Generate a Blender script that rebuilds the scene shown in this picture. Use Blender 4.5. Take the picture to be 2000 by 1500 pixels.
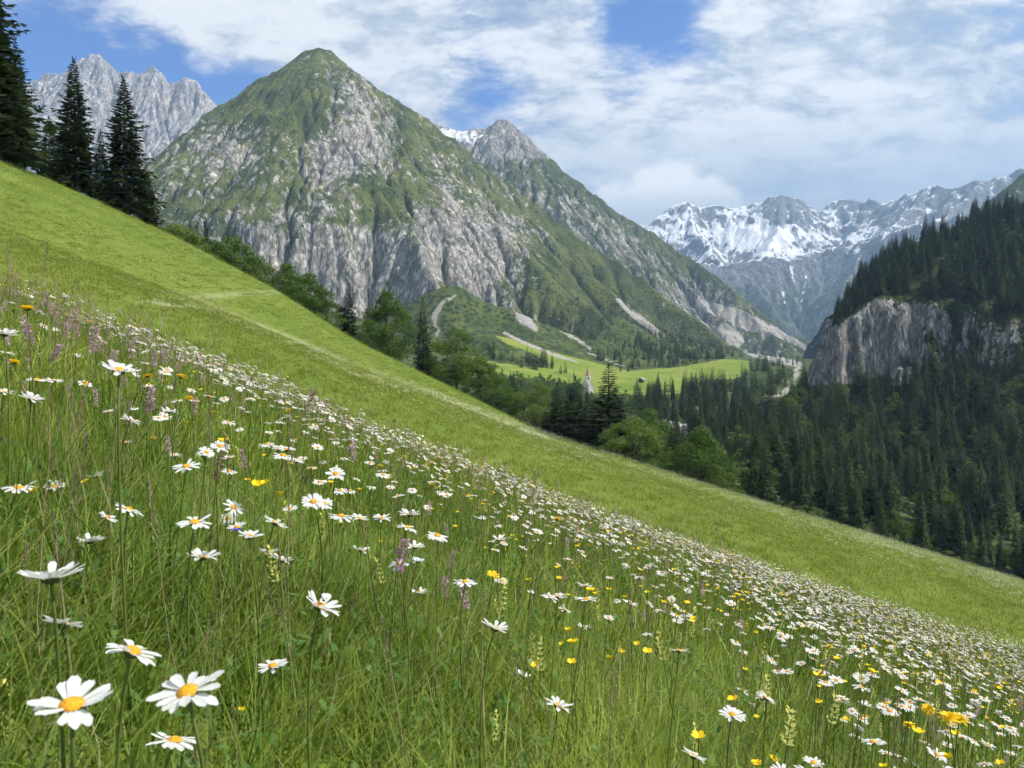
import bpy, bmesh, math, random
import numpy as np
from mathutils import Vector, Matrix, Euler

random.seed(7)
RNG = np.random.default_rng(7)
R = math.radians
for o in list(bpy.data.objects):
    bpy.data.objects.remove(o)
SC = bpy.context.scene
COL = SC.collection

# ------------------------------------------------------------------ camera
F = 1500.0            # focal length in pixels of the 2000 px wide photograph
HZ = 690.0            # row of the eye level
PITCH = math.atan((750.0 - HZ) / F)
cam_data = bpy.data.cameras.new("camera")
cam_data.sensor_width = 36.0
cam_data.lens = 36.0 * F / 2000.0
cam_data.clip_start = 0.02
cam_data.clip_end = 40000.0
cam = bpy.data.objects.new("camera", cam_data)
COL.objects.link(cam)
cam.location = (0, 0, 0)
cam.rotation_euler = (R(90) - PITCH, 0, 0)
SC.camera = cam
cam_data.dof.use_dof = True
cam_data.dof.focus_distance = 4.0
cam_data.dof.aperture_fstop = 20.0

# ------------------------------------------------------------------ sky, sun, exposure
SUN_AZ, SUN_EL = 98.0, 50.0       # degrees clockwise from the view direction; height
SC.view_settings.view_transform = 'Standard'
SC.view_settings.look = 'None'
SC.view_settings.gamma = 1.0
SC.view_settings.exposure = 0.62
SC.view_settings.use_curve_mapping = False

sun = bpy.data.lights.new("sun", 'SUN')
sun.energy = 4.8
sun.angle = R(0.6)
sun.color = (1.0, 0.95, 0.86)
sun_o = bpy.data.objects.new("sun", sun)
COL.objects.link(sun_o)
sd = Vector((math.sin(R(SUN_AZ)) * math.cos(R(SUN_EL)), math.cos(R(SUN_AZ)) * math.cos(R(SUN_EL)), math.sin(R(SUN_EL))))
sun_o.rotation_euler = sd.to_track_quat('Z', 'Y').to_euler()
sun_o.location = sd * 100


class NT:
    """small helper round a node tree"""
    def __init__(self, tree):
        self.t = tree
        tree.nodes.clear()

    def n(self, typ, ins=None, **props):
        nd = self.t.nodes.new(typ)
        for k, v in props.items():
            setattr(nd, k, v)
        for k, v in (ins or {}).items():
            s = nd.inputs[k]
            if isinstance(v, bpy.types.NodeSocket):
                self.t.links.new(v, s)
            else:
                s.default_value = v
        return nd

    def math(self, op, a, b=None, c=None, clamp=False):
        ins = {0: a}
        if b is not None:
            ins[1] = b
        if c is not None:
            ins[2] = c
        return self.n('ShaderNodeMath', ins, operation=op, use_clamp=clamp).outputs[0]

    def vmath(self, op, a, b=None):
        ins = {0: a}
        if b is not None:
            ins[1] = b
        nd = self.n('ShaderNodeVectorMath', ins, operation=op)
        return nd.outputs['Value'] if op in ('DISTANCE', 'LENGTH', 'DOT_PRODUCT') else nd.outputs[0]

    def mix(self, fac, a, b, blend='MIX'):
        nd = self.n('ShaderNodeMix', None, data_type='RGBA', blend_type=blend)
        for i, v in ((0, fac), (6, a), (7, b)):
            if isinstance(v, bpy.types.NodeSocket):
                self.t.links.new(v, nd.inputs[i])
            else:
                nd.inputs[i].default_value = v if i == 0 else (tuple(v) + (1,) if len(v) == 3 else v)
        return nd.outputs[2]

    def noise(self, vec, scale, detail=4, rough=.55, dist=0.0):
        return self.n('ShaderNodeTexNoise', {'Vector': vec, 'Scale': scale, 'Detail': detail, 'Roughness': rough, 'Distortion': dist}).outputs['Fac']

    def rng(self, v, a, b, c=0.0, d=1.0, smooth=True):
        return self.n('ShaderNodeMapRange', {'Value': v, 'From Min': a, 'From Max': b, 'To Min': c, 'To Max': d},
                      interpolation_type='SMOOTHSTEP' if smooth else 'LINEAR').outputs[0]

    def mapping(self, vec, scale=(1, 1, 1), loc=(0, 0, 0), rot=(0, 0, 0)):
        return self.n('ShaderNodeMapping', {'Vector': vec, 'Scale': scale, 'Location': loc, 'Rotation': rot}).outputs[0]

    def attr(self, name):
        return self.n('ShaderNodeAttribute', None, attribute_name=name).outputs['Fac']

    def link(self, a, b):
        self.t.links.new(a, b)


CP, SP = math.cos(PITCH), math.sin(PITCH)


def at(px, py, D):
    """the point D metres ahead of the lens that stands at this place of the photograph"""
    u, v = (px - 1000.0) / F, (750.0 - py) / F
    d = Vector((u, CP + v * SP, -SP + v * CP))
    return d * (D / d.y)


def project(x, y, z):
    """photo pixel of world points (arrays)"""
    yc = y * CP - z * SP
    zc = y * SP + z * CP
    yc = np.where(np.abs(yc) < 1e-6, 1e-6, yc)
    return 1000.0 + F * x / yc, 750.0 - F * zc / yc


def pdir(px, py):
    return at(px, py, 1.0).normalized()


world = bpy.data.worlds.new("World")
SC.world = world
world.use_nodes = True
W = NT(world.node_tree)
wdir = W.n('ShaderNodeNewGeometry').outputs['Position']
wdir = W.n('ShaderNodeTexCoord').outputs['Generated']
wdir = W.vmath('NORMALIZE', wdir)
sky = W.n('ShaderNodeTexSky', None, sky_type='NISHITA', sun_disc=False, sun_elevation=R(SUN_EL), sun_rotation=R(SUN_AZ),
          altitude=1400, air_density=1.0, dust_density=0.3, ozone_density=1.6).outputs[0]
sep = W.n('ShaderNodeSeparateXYZ', {0: wdir})
zz = W.math('ADD', W.math('MAXIMUM', sep.outputs[2], 0.0), 0.32)
plane = W.n('ShaderNodeCombineXYZ', {0: W.math('DIVIDE', sep.outputs[0], zz), 1: W.math('DIVIDE', sep.outputs[1], zz), 2: 3.7}).outputs[0]
flat = W.mapping(plane, scale=(.72, 1, 1))
n1 = W.noise(flat, 3.5, 6, .62, .35)
n2 = W.noise(W.mapping(flat, loc=(4.2, 1.3, 0)), 12.0, 5, .66, .2)
n3 = W.noise(W.mapping(flat, loc=(9.1, 5.3, 2)), 0.55, 2, .5)
cov = W.math('ADD', W.math('MULTIPLY', n1, .95), W.math('ADD', W.math('MULTIPLY', n2, .50), W.math('MULTIPLY', n3, .50)))


def blob(px, py, rad, amt, acc):
    dist = W.vmath('DISTANCE', wdir, tuple(pdir(px, py)))
    return W.math('ADD', acc, W.rng(dist, rad / F, 0.0, 0.0, amt))


# the openings and the banks of the cloud layer in view
for b in ((1270, 60, 190, -.31), (950, 165, 190, -.22), (330, 130, 270, -.31), (90, 90, 190, -.20), (1860, 265, 130, -.16), (520, 190, 120, -.14),
          (430, 0, 190, .40), (1640, 150, 420, .26), (760, 120, 230, .20), (1850, 350, 260, .16), (1030, 40, 150, .16), (200, 60, 120, .10), (1150, 300, 300, .12)):
    cov = blob(*b, cov)
cfac = W.rng(cov, .73, 1.05, 0.0, .97)
tone = W.rng(W.math('ADD', W.math('MULTIPLY', n2, .85), W.math('MULTIPLY', n1, .65)), .60, .88)
tone = W.math('MULTIPLY', tone, W.rng(sep.outputs[2], .17, .30, .14, 1.0))      # far banks show their grey undersides
ccol = W.mix(tone, (.31, .37, .45), (.65, .665, .675))
# heaped bank on the far snow peaks
hb = W.math('ADD', W.vmath('LENGTH', W.vmath('MULTIPLY', W.vmath('SUBTRACT', wdir, tuple(pdir(1305, 425))), (.60, .7, 1.0))),
            W.math('MULTIPLY', W.math('SUBTRACT', W.noise(wdir, 24, 5, .62), .5), .065))
heap = W.rng(hb, .072, .052)
hcol = W.mix(W.rng(sep.outputs[2], .17, .215), (.40, .455, .52), (.68, .685, .69))
skyc = W.vmath('MULTIPLY', sky, (.050, .077, .116))
col = W.mix(cfac, skyc, ccol)
col = W.mix(heap, col, hcol)
bg = W.n('ShaderNodeBackground', {'Color': col, 'Strength': 1.0})
W.link(bg.outputs[0], W.n('ShaderNodeOutputWorld').inputs[0])

world.cycles.sampling_method = 'NONE'
SC.cycles.use_adaptive_sampling = True
SC.cycles.adaptive_threshold = 0.05
SC.cycles.adaptive_min_samples = 12
SC.cycles.max_bounces = 4
SC.cycles.diffuse_bounces = 2
SC.cycles.transmission_bounces = 4
SC.cycles.transparent_max_bounces = 8
SC.cycles.volume_bounces = 0
SC.cycles.use_denoising = True
SC.cycles.caustics_reflective = False
SC.cycles.caustics_refractive = False
SC.cycles.sample_clamp_indirect = 4.0

# ------------------------------------------------------------------ numpy tools
_perm = np.random.default_rng(11).permutation(256)
_perm = np.concatenate([_perm, _perm, _perm])
_ang = np.random.default_rng(12).uniform(0, 2 * np.pi, 256)


def perlin(x, y, seed=0):
    xi, yi = np.floor(x).astype(np.int64), np.floor(y).astype(np.int64)
    xf, yf = x - xi, y - yi
    u, v = xf * xf * xf * (xf * (xf * 6 - 15) + 10), yf * yf * yf * (yf * (yf * 6 - 15) + 10)

    def g(ix, iy, dx, dy):
        a = _ang[_perm[_perm[(ix + seed * 17) & 255] + ((iy + seed * 31) & 255)] & 255]
        return np.cos(a) * dx + np.sin(a) * dy
    a = g(xi, yi, xf, yf); b = g(xi + 1, yi, xf - 1, yf)
    c = g(xi, yi + 1, xf, yf - 1); d = g(xi + 1, yi + 1, xf - 1, yf - 1)
    return (a + u * (b - a)) + v * ((c + u * (d - c)) - (a + u * (b - a)))


def fbm(x, y, octs=5, seed=0, gain=.5):
    s, a, f = 0, 1.0, 1.0
    for i in range(octs):
        s = s + a * perlin(x * f, y * f, seed + i)
        a *= gain; f *= 2.03
    return s


def ridged(x, y, octs=4, seed=0, gain=.5):
    s, a, f = 0, 1.0, 1.0
    for i in range(octs):
        s = s + a * (1 - 2 * np.abs(perlin(x * f, y * f, seed + i)))
        a *= gain; f *= 2.03
    return s


def sstep(a, b, x):
    t = np.clip((x - a) / (b - a), 0, 1)
    return t * t * (3 - 2 * t)


def erode(h, cell, iters, K, talus=None, m=.5):
    h = h.astype(np.float32).copy()
    A = np.ones_like(h)
    nb = [(-1, 0), (1, 0), (0, -1), (0, 1), (-1, -1), (-1, 1), (1, -1), (1, 1)]
    ds = [cell * (1.41421 if i and j else 1.0) for i, j in nb]
    for it in range(iters):
        sl = []
        tot = np.full_like(h, 1e-6)
        smax = np.zeros_like(h); drop = np.zeros_like(h)
        for (i, j), d in zip(nb, ds):
            s = np.maximum((h - np.roll(h, (i, j), (0, 1))) / d, 0)   # towards the neighbour that roll brings here
            smax = np.maximum(smax, s); drop = np.maximum(drop, s * d)
            w = s * s
            sl.append(w); tot += w
        An = np.ones_like(h)
        for (i, j), w in zip(nb, sl):
            An += np.roll(A * w / tot, (-i, -j), (0, 1))
        A = np.minimum(An, 4000)
        cut = np.minimum(K * A ** m * smax, drop * .45)
        cut[0] = cut[-1] = 0; cut[:, 0] = cut[:, -1] = 0
        h -= cut
        if talus and it % 3 == 0:
            ex = np.maximum(smax - talus, 0) * cell * .12
            h -= np.minimum(ex, drop * .3)
    return h, A


def blur(a, n=1):
    for _ in range(n):
        p = np.pad(a, 1, mode='edge')
        a = (p[:-2, 1:-1] + p[2:, 1:-1] + p[1:-1, :-2] + p[1:-1, 2:] + 4 * p[1:-1, 1:-1]) / 8
    return a


def ridge_height(X, Y, ridges):
    """upper hull of roofs that fall away from polylines (px, py, D); each ridge: (points, slope)"""
    H = np.full(X.shape, -1e4)
    for pts, slope in ridges:
        P = [at(*p) for p in pts]
        for a, b in zip(P[:-1], P[1:]):
            dx, dy = b.x - a.x, b.y - a.y
            L2 = dx * dx + dy * dy + 1e-9
            t = np.clip(((X - a.x) * dx + (Y - a.y) * dy) / L2, 0, 1)
            d = np.hypot(X - (a.x + t * dx), Y - (a.y + t * dy))
            H = np.maximum(H, a.z + t * (b.z - a.z) - slope * d)
    return H


def tps(pts):
    P = np.array([tuple(at(*p)) for p in pts])
    xy, z = P[:, :2] / 1000.0, P[:, 2]
    n = len(P)

    def U(r2):
        return np.where(r2 > 1e-12, r2 * np.log(r2 + 1e-12), 0)
    K = U(((xy[:, None] - xy[None]) ** 2).sum(-1)) + 1e-4 * np.eye(n)
    Q = np.hstack([np.ones((n, 1)), xy])
    A = np.block([[K, Q], [Q.T, np.zeros((3, 3))]])
    w = np.linalg.solve(A, np.concatenate([z, np.zeros(3)]))

    def f(x, y):
        x = np.asarray(x, float) / 1000.0; y = np.asarray(y, float) / 1000.0
        s = w[n] + w[n + 1] * x + w[n + 2] * y
        for i in range(n):
            s = s + w[i] * U((x - xy[i, 0]) ** 2 + (y - xy[i, 1]) ** 2)
        return s
    return f


class Field:
    """a height field on a regular grid, for looking heights up"""
    def __init__(self, x0, x1, y0, y1, cell):
        self.x = np.arange(x0, x1 + cell * .5, cell); self.y = np.arange(y0, y1 + cell * .5, cell)
        self.X, self.Y = np.meshgrid(self.x, self.y)
        self.cell = cell
        self.Z = None

    def z(self, x, y):
        fx = np.clip((np.asarray(x) - self.x[0]) / self.cell, 0, len(self.x) - 1.001)
        fy = np.clip((np.asarray(y) - self.y[0]) / self.cell, 0, len(self.y) - 1.001)
        i, j = fx.astype(int), fy.astype(int)
        u, v = fx - i, fy - j
        Z = self.Z
        return (Z[j, i] * (1 - u) + Z[j, i + 1] * u) * (1 - v) + (Z[j + 1, i] * (1 - u) + Z[j + 1, i + 1] * u) * v

    def inside(self, x, y):
        return (x > self.x[0]) & (x < self.x[-1]) & (y > self.y[0]) & (y < self.y[-1])

    def slope(self):
        gy, gx = np.gradient(self.Z, self.cell)
        return np.hypot(gx, gy), gx, gy


def grid_mesh(name, X, Y, Z, mat, attrs=None, keep=None, kind='structure'):
    ny, nx = X.shape
    me = bpy.data.meshes.new(name)
    co = np.stack([X, Y, Z], -1).reshape(-1, 3).astype(np.float32)
    idx = np.arange(nx * ny).reshape(ny, nx)
    q = np.stack([idx[:-1, :-1], idx[:-1, 1:], idx[1:, 1:], idx[1:, :-1]], -1)
    if keep is not None:
        k = keep[:-1, :-1] | keep[:-1, 1:] | keep[1:, 1:] | keep[1:, :-1]
        q = q[k]
    q = q.reshape(-1, 4)
    used = np.unique(q)
    remap = np.zeros(nx * ny, np.int32); remap[used] = np.arange(len(used))
    co = co[used]; q = remap[q]
    me.vertices.add(len(co)); me.vertices.foreach_set('co', co.ravel())
    me.loops.add(q.size); me.loops.foreach_set('vertex_index', q.ravel().astype(np.int32))
    me.polygons.add(len(q)); me.polygons.foreach_set('loop_start', np.arange(0, q.size, 4, dtype=np.int32))
    me.polygons.foreach_set('use_smooth', np.ones(len(q), bool))
    me.update(calc_edges=True)
    for k, v in (attrs or {}).items():
        a = me.attributes.new(k, 'FLOAT', 'POINT')
        a.data.foreach_set('value', v.reshape(-1)[used].astype(np.float32))
    me.materials.append(mat)
    ob = bpy.data.objects.new(name, me)
    COL.objects.link(ob)
    if kind:
        ob['kind'] = kind
    return ob


def line_mask(PX, PY, poly, width, soft=1.0):
    """1 on a polyline of pixels (points carry (px, py) or (px, py, halfwidth))"""
    m = np.zeros(PX.shape)
    for a, b in zip(poly[:-1], poly[1:]):
        wa = a[2] if len(a) > 2 else width
        wb = b[2] if len(b) > 2 else width
        dx, dy = b[0] - a[0], b[1] - a[1]
        t = np.clip(((PX - a[0]) * dx + (PY - a[1]) * dy) / (dx * dx + dy * dy), 0, 1)
        d = np.hypot(PX - (a[0] + t * dx), PY - (a[1] + t * dy))
        w = wa + t * (wb - wa)
        m = np.maximum(m, 1 - sstep(w * (1 - .5 * soft), w * (1 + .5 * soft), d))
    return m


def poly_mask(PX, PY, poly):
    ins = np.zeros(PX.shape, bool)
    n = len(poly)
    for i in range(n):
        x1, y1 = poly[i]; x2, y2 = poly[(i + 1) % n]
        if y1 == y2:
            continue
        c = ((y1 > PY) != (y2 > PY)) & (PX < (x2 - x1) * (PY - y1) / (y2 - y1) + x1)
        ins ^= c
    return ins


def new_mat(name):
    m = bpy.data.materials.new(name)
    m.use_nodes = True
    return m, NT(m.node_tree)


def out(nt, shader):
    nt.link(shader, nt.n('ShaderNodeOutputMaterial').inputs[0])


def rock_mat(name, rock_a, rock_b, green_a, green_b, sc=1.0, scree=(.36, .34, .31), bump=1.0, soil=(.20, .17, .12)):
    """ground of a mountain: rock, turf and scrub, scree and snow, shared out by the attributes of the terrain"""
    m, t = new_mat(name)
    pos = t.n('ShaderNodeNewGeometry').outputs['Position']
    ver = t.mapping(pos, scale=(1, 1, .28))                   # upright streaks of the strata
    nA = t.noise(ver, .045 * sc, 6, .68, .4)
    nB = t.noise(pos, .11 * sc, 4, .7)
    nC = t.noise(pos, .012 * sc, 5, .6)
    nD = t.noise(ver, .16 * sc, 4, .7, .3)
    rk = t.mix(t.rng(nA, .34, .66), rock_a, rock_b)
    rk = t.mix(t.rng(nC, .42, .62, 0, .55), rk, tuple(min(1, c * f) for c, f in zip(rock_b, (1.08, 1.02, .92))))
    rk = t.mix(t.rng(nD, .62, .42, 0, .75), rk, tuple(c * .42 for c in rock_a))
    wv = t.vmath('ADD', t.mapping(pos, scale=(1, 1, .22)), t.vmath('MULTIPLY', t.n('ShaderNodeCombineXYZ', {0: nB, 1: nA, 2: nD}).outputs[0], (9 / sc, 9 / sc, 9 / sc)))
    ck = t.n('ShaderNodeTexVoronoi', {'Vector': wv, 'Scale': .075 * sc}, feature='DISTANCE_TO_EDGE').outputs['Distance']
    crack = t.rng(ck, .14, .0)
    rk = t.mix(t.math('MULTIPLY', crack, .55), rk, tuple(c * .38 for c in rock_a))
    gr = t.mix(t.rng(nC, .38, .62), green_a, green_b)
    dots = t.n('ShaderNodeTexVoronoi', {'Vector': pos, 'Scale': .13 * sc, 'Randomness': 1.0}).outputs['Distance']
    shrub = t.math('MULTIPLY', t.rng(dots, .52, .28), t.rng(nB, .42, .58))
    gr = t.mix(shrub, gr, tuple(c * .45 for c in green_a))
    gr = t.mix(t.rng(nB, .60, .78, 0, .5), gr, soil)
    f = t.math('ADD', t.attr('rock'), t.math('MULTIPLY', t.math('SUBTRACT', nA, .5), 2.0))
    f = t.math('ADD', f, t.math('MULTIPLY', t.math('SUBTRACT', nB, .5), 1.3))
    c = t.mix(t.rng(f, .38, .60), gr, rk)
    fs = t.math('ADD', t.attr('scree'), t.math('MULTIPLY', t.math('SUBTRACT', nB, .5), .8))
    sc_c = t.mix(t.rng(nB, .35, .65), tuple(x * .8 for x in scree), scree)
    c = t.mix(t.rng(fs, .42, .60), c, sc_c)
    fn = t.math('ADD', t.attr('snow'), t.math('ADD', t.math('MULTIPLY', t.math('SUBTRACT', nA, .5), .8), t.math('MULTIPLY', t.math('SUBTRACT', nB, .5), .35)))
    snow = t.rng(fn, .46, .56)
    c = t.mix(snow, c, (.72, .74, .78))
    hgt = t.math('ADD', t.math('MULTIPLY', nA, 9 / sc), t.math('ADD', t.math('MULTIPLY', nB, 3.5 / sc), t.math('SUBTRACT', t.math('MULTIPLY', nD, 3.0 / sc), t.math('MULTIPLY', crack, 2.5 / sc))))
    bp = t.n('ShaderNodeBump', {'Height': hgt, 'Strength': .6 * bump, 'Distance': 1.0})
    bs = t.n('ShaderNodeBsdfPrincipled', {'Base Color': c, 'Roughness': .95, 'Specular IOR Level': .08, 'Normal': bp.outputs[0]})
    out(t, bs.outputs[0])
    return m

# ------------------------------------------------------------------ the home meadow (three swells, one behind the other)
_tab = np.arange(-1400, 3401, 10.0)


def table(pts, sm=9):
    xs, ys = zip(*pts)
    v = np.interp(_tab, xs, ys)
    # straight on beyond the ends
    l = (ys[1] - ys[0]) / (xs[1] - xs[0]); r_ = (ys[-1] - ys[-2]) / (xs[-1] - xs[-2])
    v = np.where(_tab < xs[0], ys[0] + l * (_tab - xs[0]), v)
    v = np.where(_tab > xs[-1], ys[-1] + r_ * (_tab - xs[-1]), v)
    k = np.ones(2 * sm + 1) / (2 * sm + 1)
    p = np.pad(v, sm, mode='reflect', reflect_type='odd')
    v = np.convolve(p, k, 'valid')
    return v


TA = table([(100, 462), (1000, 880), (2000, 1250)], 40)
TB = table([(-400, 250), (0, 395), (380, 540), (700, 682), (1060, 824), (1450, 951), (2000, 1115), (2400, 1250)], 7)
TC = table([(-400, 40), (0, 235), (320, 390), (540, 512), (700, 621), (860, 702), (1050, 800), (1300, 1010), (2000, 1500)], 5)
DA = table([(0, 2.7), (400, 4.0), (1000, 6.5), (2000, 9.0), (2400, 9.5)], 9)
DB = table([(0, 38), (380, 45), (700, 55), (1060, 80), (1450, 112), (2000, 125)], 7)
DC = table([(-400, 100), (0, 120), (320, 150), (540, 172), (700, 190), (860, 208), (1050, 225), (1300, 240)], 5)


def smax(a, b, k):
    d = np.clip(.5 + .5 * (a - b) / k, 0, 1)
    return b + (a - b) * d + k * d * (1 - d)


def meadow_z(x, y):
    x = np.asarray(x, float); y = np.asarray(y, float)
    ye = np.sqrt(np.maximum(y, 0) ** 2 + .2 * x * x + 1e-4)
    px = np.clip(1000 + F * x / ye, -1200, 3200)

    def tb(T):
        return np.interp(px, _tab, T)
    yy = np.where(y > 0, ye, y)
    za = -.60 + ye * (HZ - tb(TA)) / F + np.where(y < 0, -.12 * y, 0)
    t = np.maximum(y - tb(DA), 0)
    za = za - .02 * t * t
    da = np.minimum(t * t * .02, 30)
    zb = -1.4 + ye * (HZ - tb(TB)) / F
    t = np.maximum(y - tb(DB), 0)
    zb = zb - .30 * (np.sqrt(t * t + 144) - 12)
    zc = -6.0 + ye * (HZ - tb(TC)) / F
    t = np.maximum(y - tb(DC), 0)
    zc = zc - .38 * (np.sqrt(t * t + 64) - 8)
    z = smax(za, zb, .35)
    z = smax(z, zc, np.clip(ye * .02, .05, 1.6))
    z = z + .04 * fbm(x * .35, y * .35, 3, 5) * sstep(.5, 4, ye) + .10 * fbm(x * .06, y * .06, 3, 9) * sstep(8, 40, ye)
    return z


m, t = new_mat("meadow_ground")
pos = t.n('ShaderNodeNewGeometry').outputs['Position']
sl = t.mapping(pos, scale=(1, .35, 1), rot=(0, 0, R(-20)))
na, nb_, nc = t.noise(pos, .05, 5, .6), t.noise(sl, .9, 6, .7), t.noise(pos, 9.0, 4, .7)
c = t.mix(t.rng(na, .35, .65), (.098, .145, .018), (.155, .195, .034))
c = t.mix(t.rng(nb_, .55, .75, 0, .6), c, (.17, .19, .045))
c = t.mix(t.rng(nc, .5, .3, 0, .7), c, (.035, .065, .010))
c = t.mix(t.math('MULTIPLY', t.attr('pale'), t.rng(nc, .3, .6)), c, (.34, .34, .20))
bp = t.n('ShaderNodeBump', {'Height': t.math('ADD', nc, t.math('MULTIPLY', nb_, 2.0)), 'Strength': .6, 'Distance': .12})
bs = t.n('ShaderNodeBsdfPrincipled', {'Base Color': c, 'Roughness': .9, 'Specular IOR Level': .1, 'Normal': bp.outputs[0]})
out(t, bs.outputs[0])
MEADOW_MAT = m

th = np.radians(np.concatenate([np.linspace(-115, -42, 50)[:-1], np.linspace(-42, 42, 330), np.linspace(42, 115, 50)[1:]]))
rr = np.geomspace(.12, 420, 330)
TH, RR = np.meshgrid(th, rr)
GX, GY = RR * np.sin(TH), RR * np.cos(TH)
GZ = meadow_z(GX, GY)
PX, PY = project(GX, np.maximum(GY, .01), GZ + .2)
far = sstep(15, 30, RR)
pale = np.maximum(.7 * line_mask(PX, PY, [(300, 578), (400, 592), (560, 655), (700, 722), (880, 780), (1060, 848)], 6), .6 * line_mask(PX, PY, [(270, 580), (400, 574), (545, 568)], 4))
pale = np.maximum(pale, .22 * line_mask(PX, PY, [(1060, 850), (1250, 905), (1450, 968), (1700, 1050), (2000, 1135)], 9))
pale = pale * far
grid_mesh("meadow", GX, GY, GZ, MEADOW_MAT, {'pale': pale})

# ------------------------------------------------------------------ the valley behind it
VPTS = [(-600, 430, 330), (0, 400, 300), (320, 490, 300), (540, 600, 320), (700, 700, 330), (860, 775, 340), (1050, 855, 340),
        (1250, 930, 260), (1450, 1010, 230), (1000, 790, 520), (900, 745, 640), (800, 700, 780), (1145, 775, 740), (1090, 755, 760),
        (1180, 768, 690), (1330, 767, 690), (1260, 742, 820), (1200, 724, 950), (1340, 717, 980), (1450, 704, 1000), (1080, 692, 900), (980, 657, 930),
        (930, 705, 800), (1020, 728, 800), (850, 668, 960), (892, 577, 1150), (845, 625, 1120), (800, 668, 1100), (950, 622, 1150), (1000, 588, 1190), (1050, 618, 1200), (1100, 618, 1280), (1230, 650, 1300), (1350, 700, 1250),
        (500, 650, 1000), (700, 680, 1040), (300, 570, 1000), (-300, 600, 1000), (-200, 640, 1500),
        (1250, 815, 560), (1310, 855, 450), (1400, 815, 560), (1490, 797, 650), (1450, 895, 400), (1530, 762, 800), (1535, 730, 1100), (1510, 697, 1500), (1570, 675, 2600),
        (1440, 655, 1900), (1600, 930, 330), (1800, 1040, 300), (2050, 1120, 280), (1600, 815, 520), (1800, 800, 520), (2050, 790, 500), (1700, 740, 900), (2100, 720, 900),
        (1900, 700, 1600), (1200, 640, 2000), (1500, 680, 3400), (400, 600, 2600), (2200, 690, 3200), (1700, 680, 3400)]
vf = tps(VPTS)
V = Field(-900, 1300, 90, 1500, 5.0)
V.Z = vf(V.X, V.Y) + 3.0 * fbm(V.X / 90, V.Y / 90, 4, 21) + 7.0 * ridged(V.X / 70, V.Y / 150, 3, 22) * sstep(880, 1150, V.Y) * (1 - sstep(200, 320, V.X))
V.Z = V.Z - .75 * np.maximum(V.Y - 1160, 0) * (1 - sstep(40, 200, V.X)) - 14 * sstep(1000, 1120, V.Y) * (1 - sstep(-230, -120, V.X))
PX, PY = project(V.X, V.Y, V.Z)
meadow_p = [(965, 655), (1010, 664), (1090, 690), (1160, 708), (1230, 724), (1330, 716), (1400, 704), (1432, 697), (1462, 705), (1466, 720), (1440, 740), (1400, 742),
            (1350, 768), (1250, 772), (1170, 770), (1090, 745), (1020, 740), (955, 722), (905, 708), (930, 702), (1000, 712), (1060, 720), (1075, 712), (1040, 690), (990, 672)]
mdw = blur(poly_mask(PX, PY, meadow_p).astype(float), 2) * ((V.Y > 560) & (V.Y < 1100))
wob = 6 * fbm(V.X / 25, V.Y / 25, 3, 31)
scree = np.zeros_like(PX)
for pl in ([(864, 588, 4), (846, 622, 5), (856, 655, 3)], [(865, 588, 3), (892, 577, 2)], [(1006, 586, 6), (1020, 618, 12), (1045, 640, 7)], [(1048, 604, 3), (1090, 640, 4), (1158, 684, 2)],
           [(985, 650, 3), (1020, 668, 3), (1080, 692, 3), (1130, 708, 1.5)], [(1150, 690, 1.5), (1220, 715, 1)], [(1200, 587, 2), (1240, 620, 6), (1300, 665, 3)], [(1380, 648, 8), (1430, 660, 11), (1470, 690, 7), (1560, 712, 6)],
           [(1500, 785, 6), (1480, 800, 8), (1450, 818, 3)], [(1540, 760, 5), (1500, 785, 6)], [(1560, 716, 5), (1545, 750, 4)]):
    scree = np.maximum(scree, line_mask(PX + wob, PY, pl, 5, 1.4))
scree *= (V.Y > 600)
m, t = new_mat("valley_ground")
pos = t.n('ShaderNodeNewGeometry').outputs['Position']
na, nb_, nc = t.noise(pos, .02, 5, .6), t.noise(pos, .12, 5, .65), t.noise(pos, .6, 4, .7)
c = t.mix(t.rng(na, .35, .65), (.052, .075, .022), (.100, .118, .036))
c = t.mix(t.rng(nb_, .45, .62, 0, .6), c, (.032, .050, .015))
lush = t.mix(t.rng(t.noise(t.mapping(pos, scale=(.5, 1, 1)), .035, 4, .6), .35, .65), (.125, .185, .026), (.195, .230, .046))
f = t.math('ADD', t.attr('lush'), t.math('MULTIPLY', t.math('SUBTRACT', nb_, .5), .3))
c = t.mix(t.rng(f, .38, .6), c, lush)
vd = t.n('ShaderNodeTexVoronoi', {'Vector': pos, 'Scale': .11}).outputs['Distance']
c = t.mix(t.math('MULTIPLY', t.rng(vd, .55, .3), t.math('SUBTRACT', 1.0, t.attr('lush'))), c, (.022, .038, .012))
fs = t.math('ADD', t.attr('scree'), t.math('ADD', t.math('MULTIPLY', t.math('SUBTRACT', nb_, .5), 2.0), t.math('MULTIPLY', t.math('SUBTRACT', nc, .5), 1.2)))
c = t.mix(t.rng(fs, .42, .66), c, t.mix(t.rng(nc, .35, .65), (.19, .185, .17), (.35, .335, .31)))
bp = t.n('ShaderNodeBump', {'Height': t.math('ADD', t.math('MULTIPLY', nb_, 3.0), nc), 'Strength': .6, 'Distance': 1.0})
out(t, t.n('ShaderNodeBsdfPrincipled', {'Base Color': c, 'Roughness': .95, 'Specular IOR Level': .08, 'Normal': bp.outputs[0]}).outputs[0])
grid_mesh("valley_floor", V.X, V.Y, V.Z, m, {'lush': mdw, 'scree': scree})
# the rest of the ground, out to the far side of the mountains
G = Field(-4300, 5900, -900, 7050, 150.0)
G.Z = np.full(G.X.shape, -170.0) + np.clip((G.Y - 3000) * .02, 0, 40)
grid_mesh("ground", G.X, G.Y, G.Z, m, {'lush': G.Z * 0, 'scree': G.Z * 0})


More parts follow.
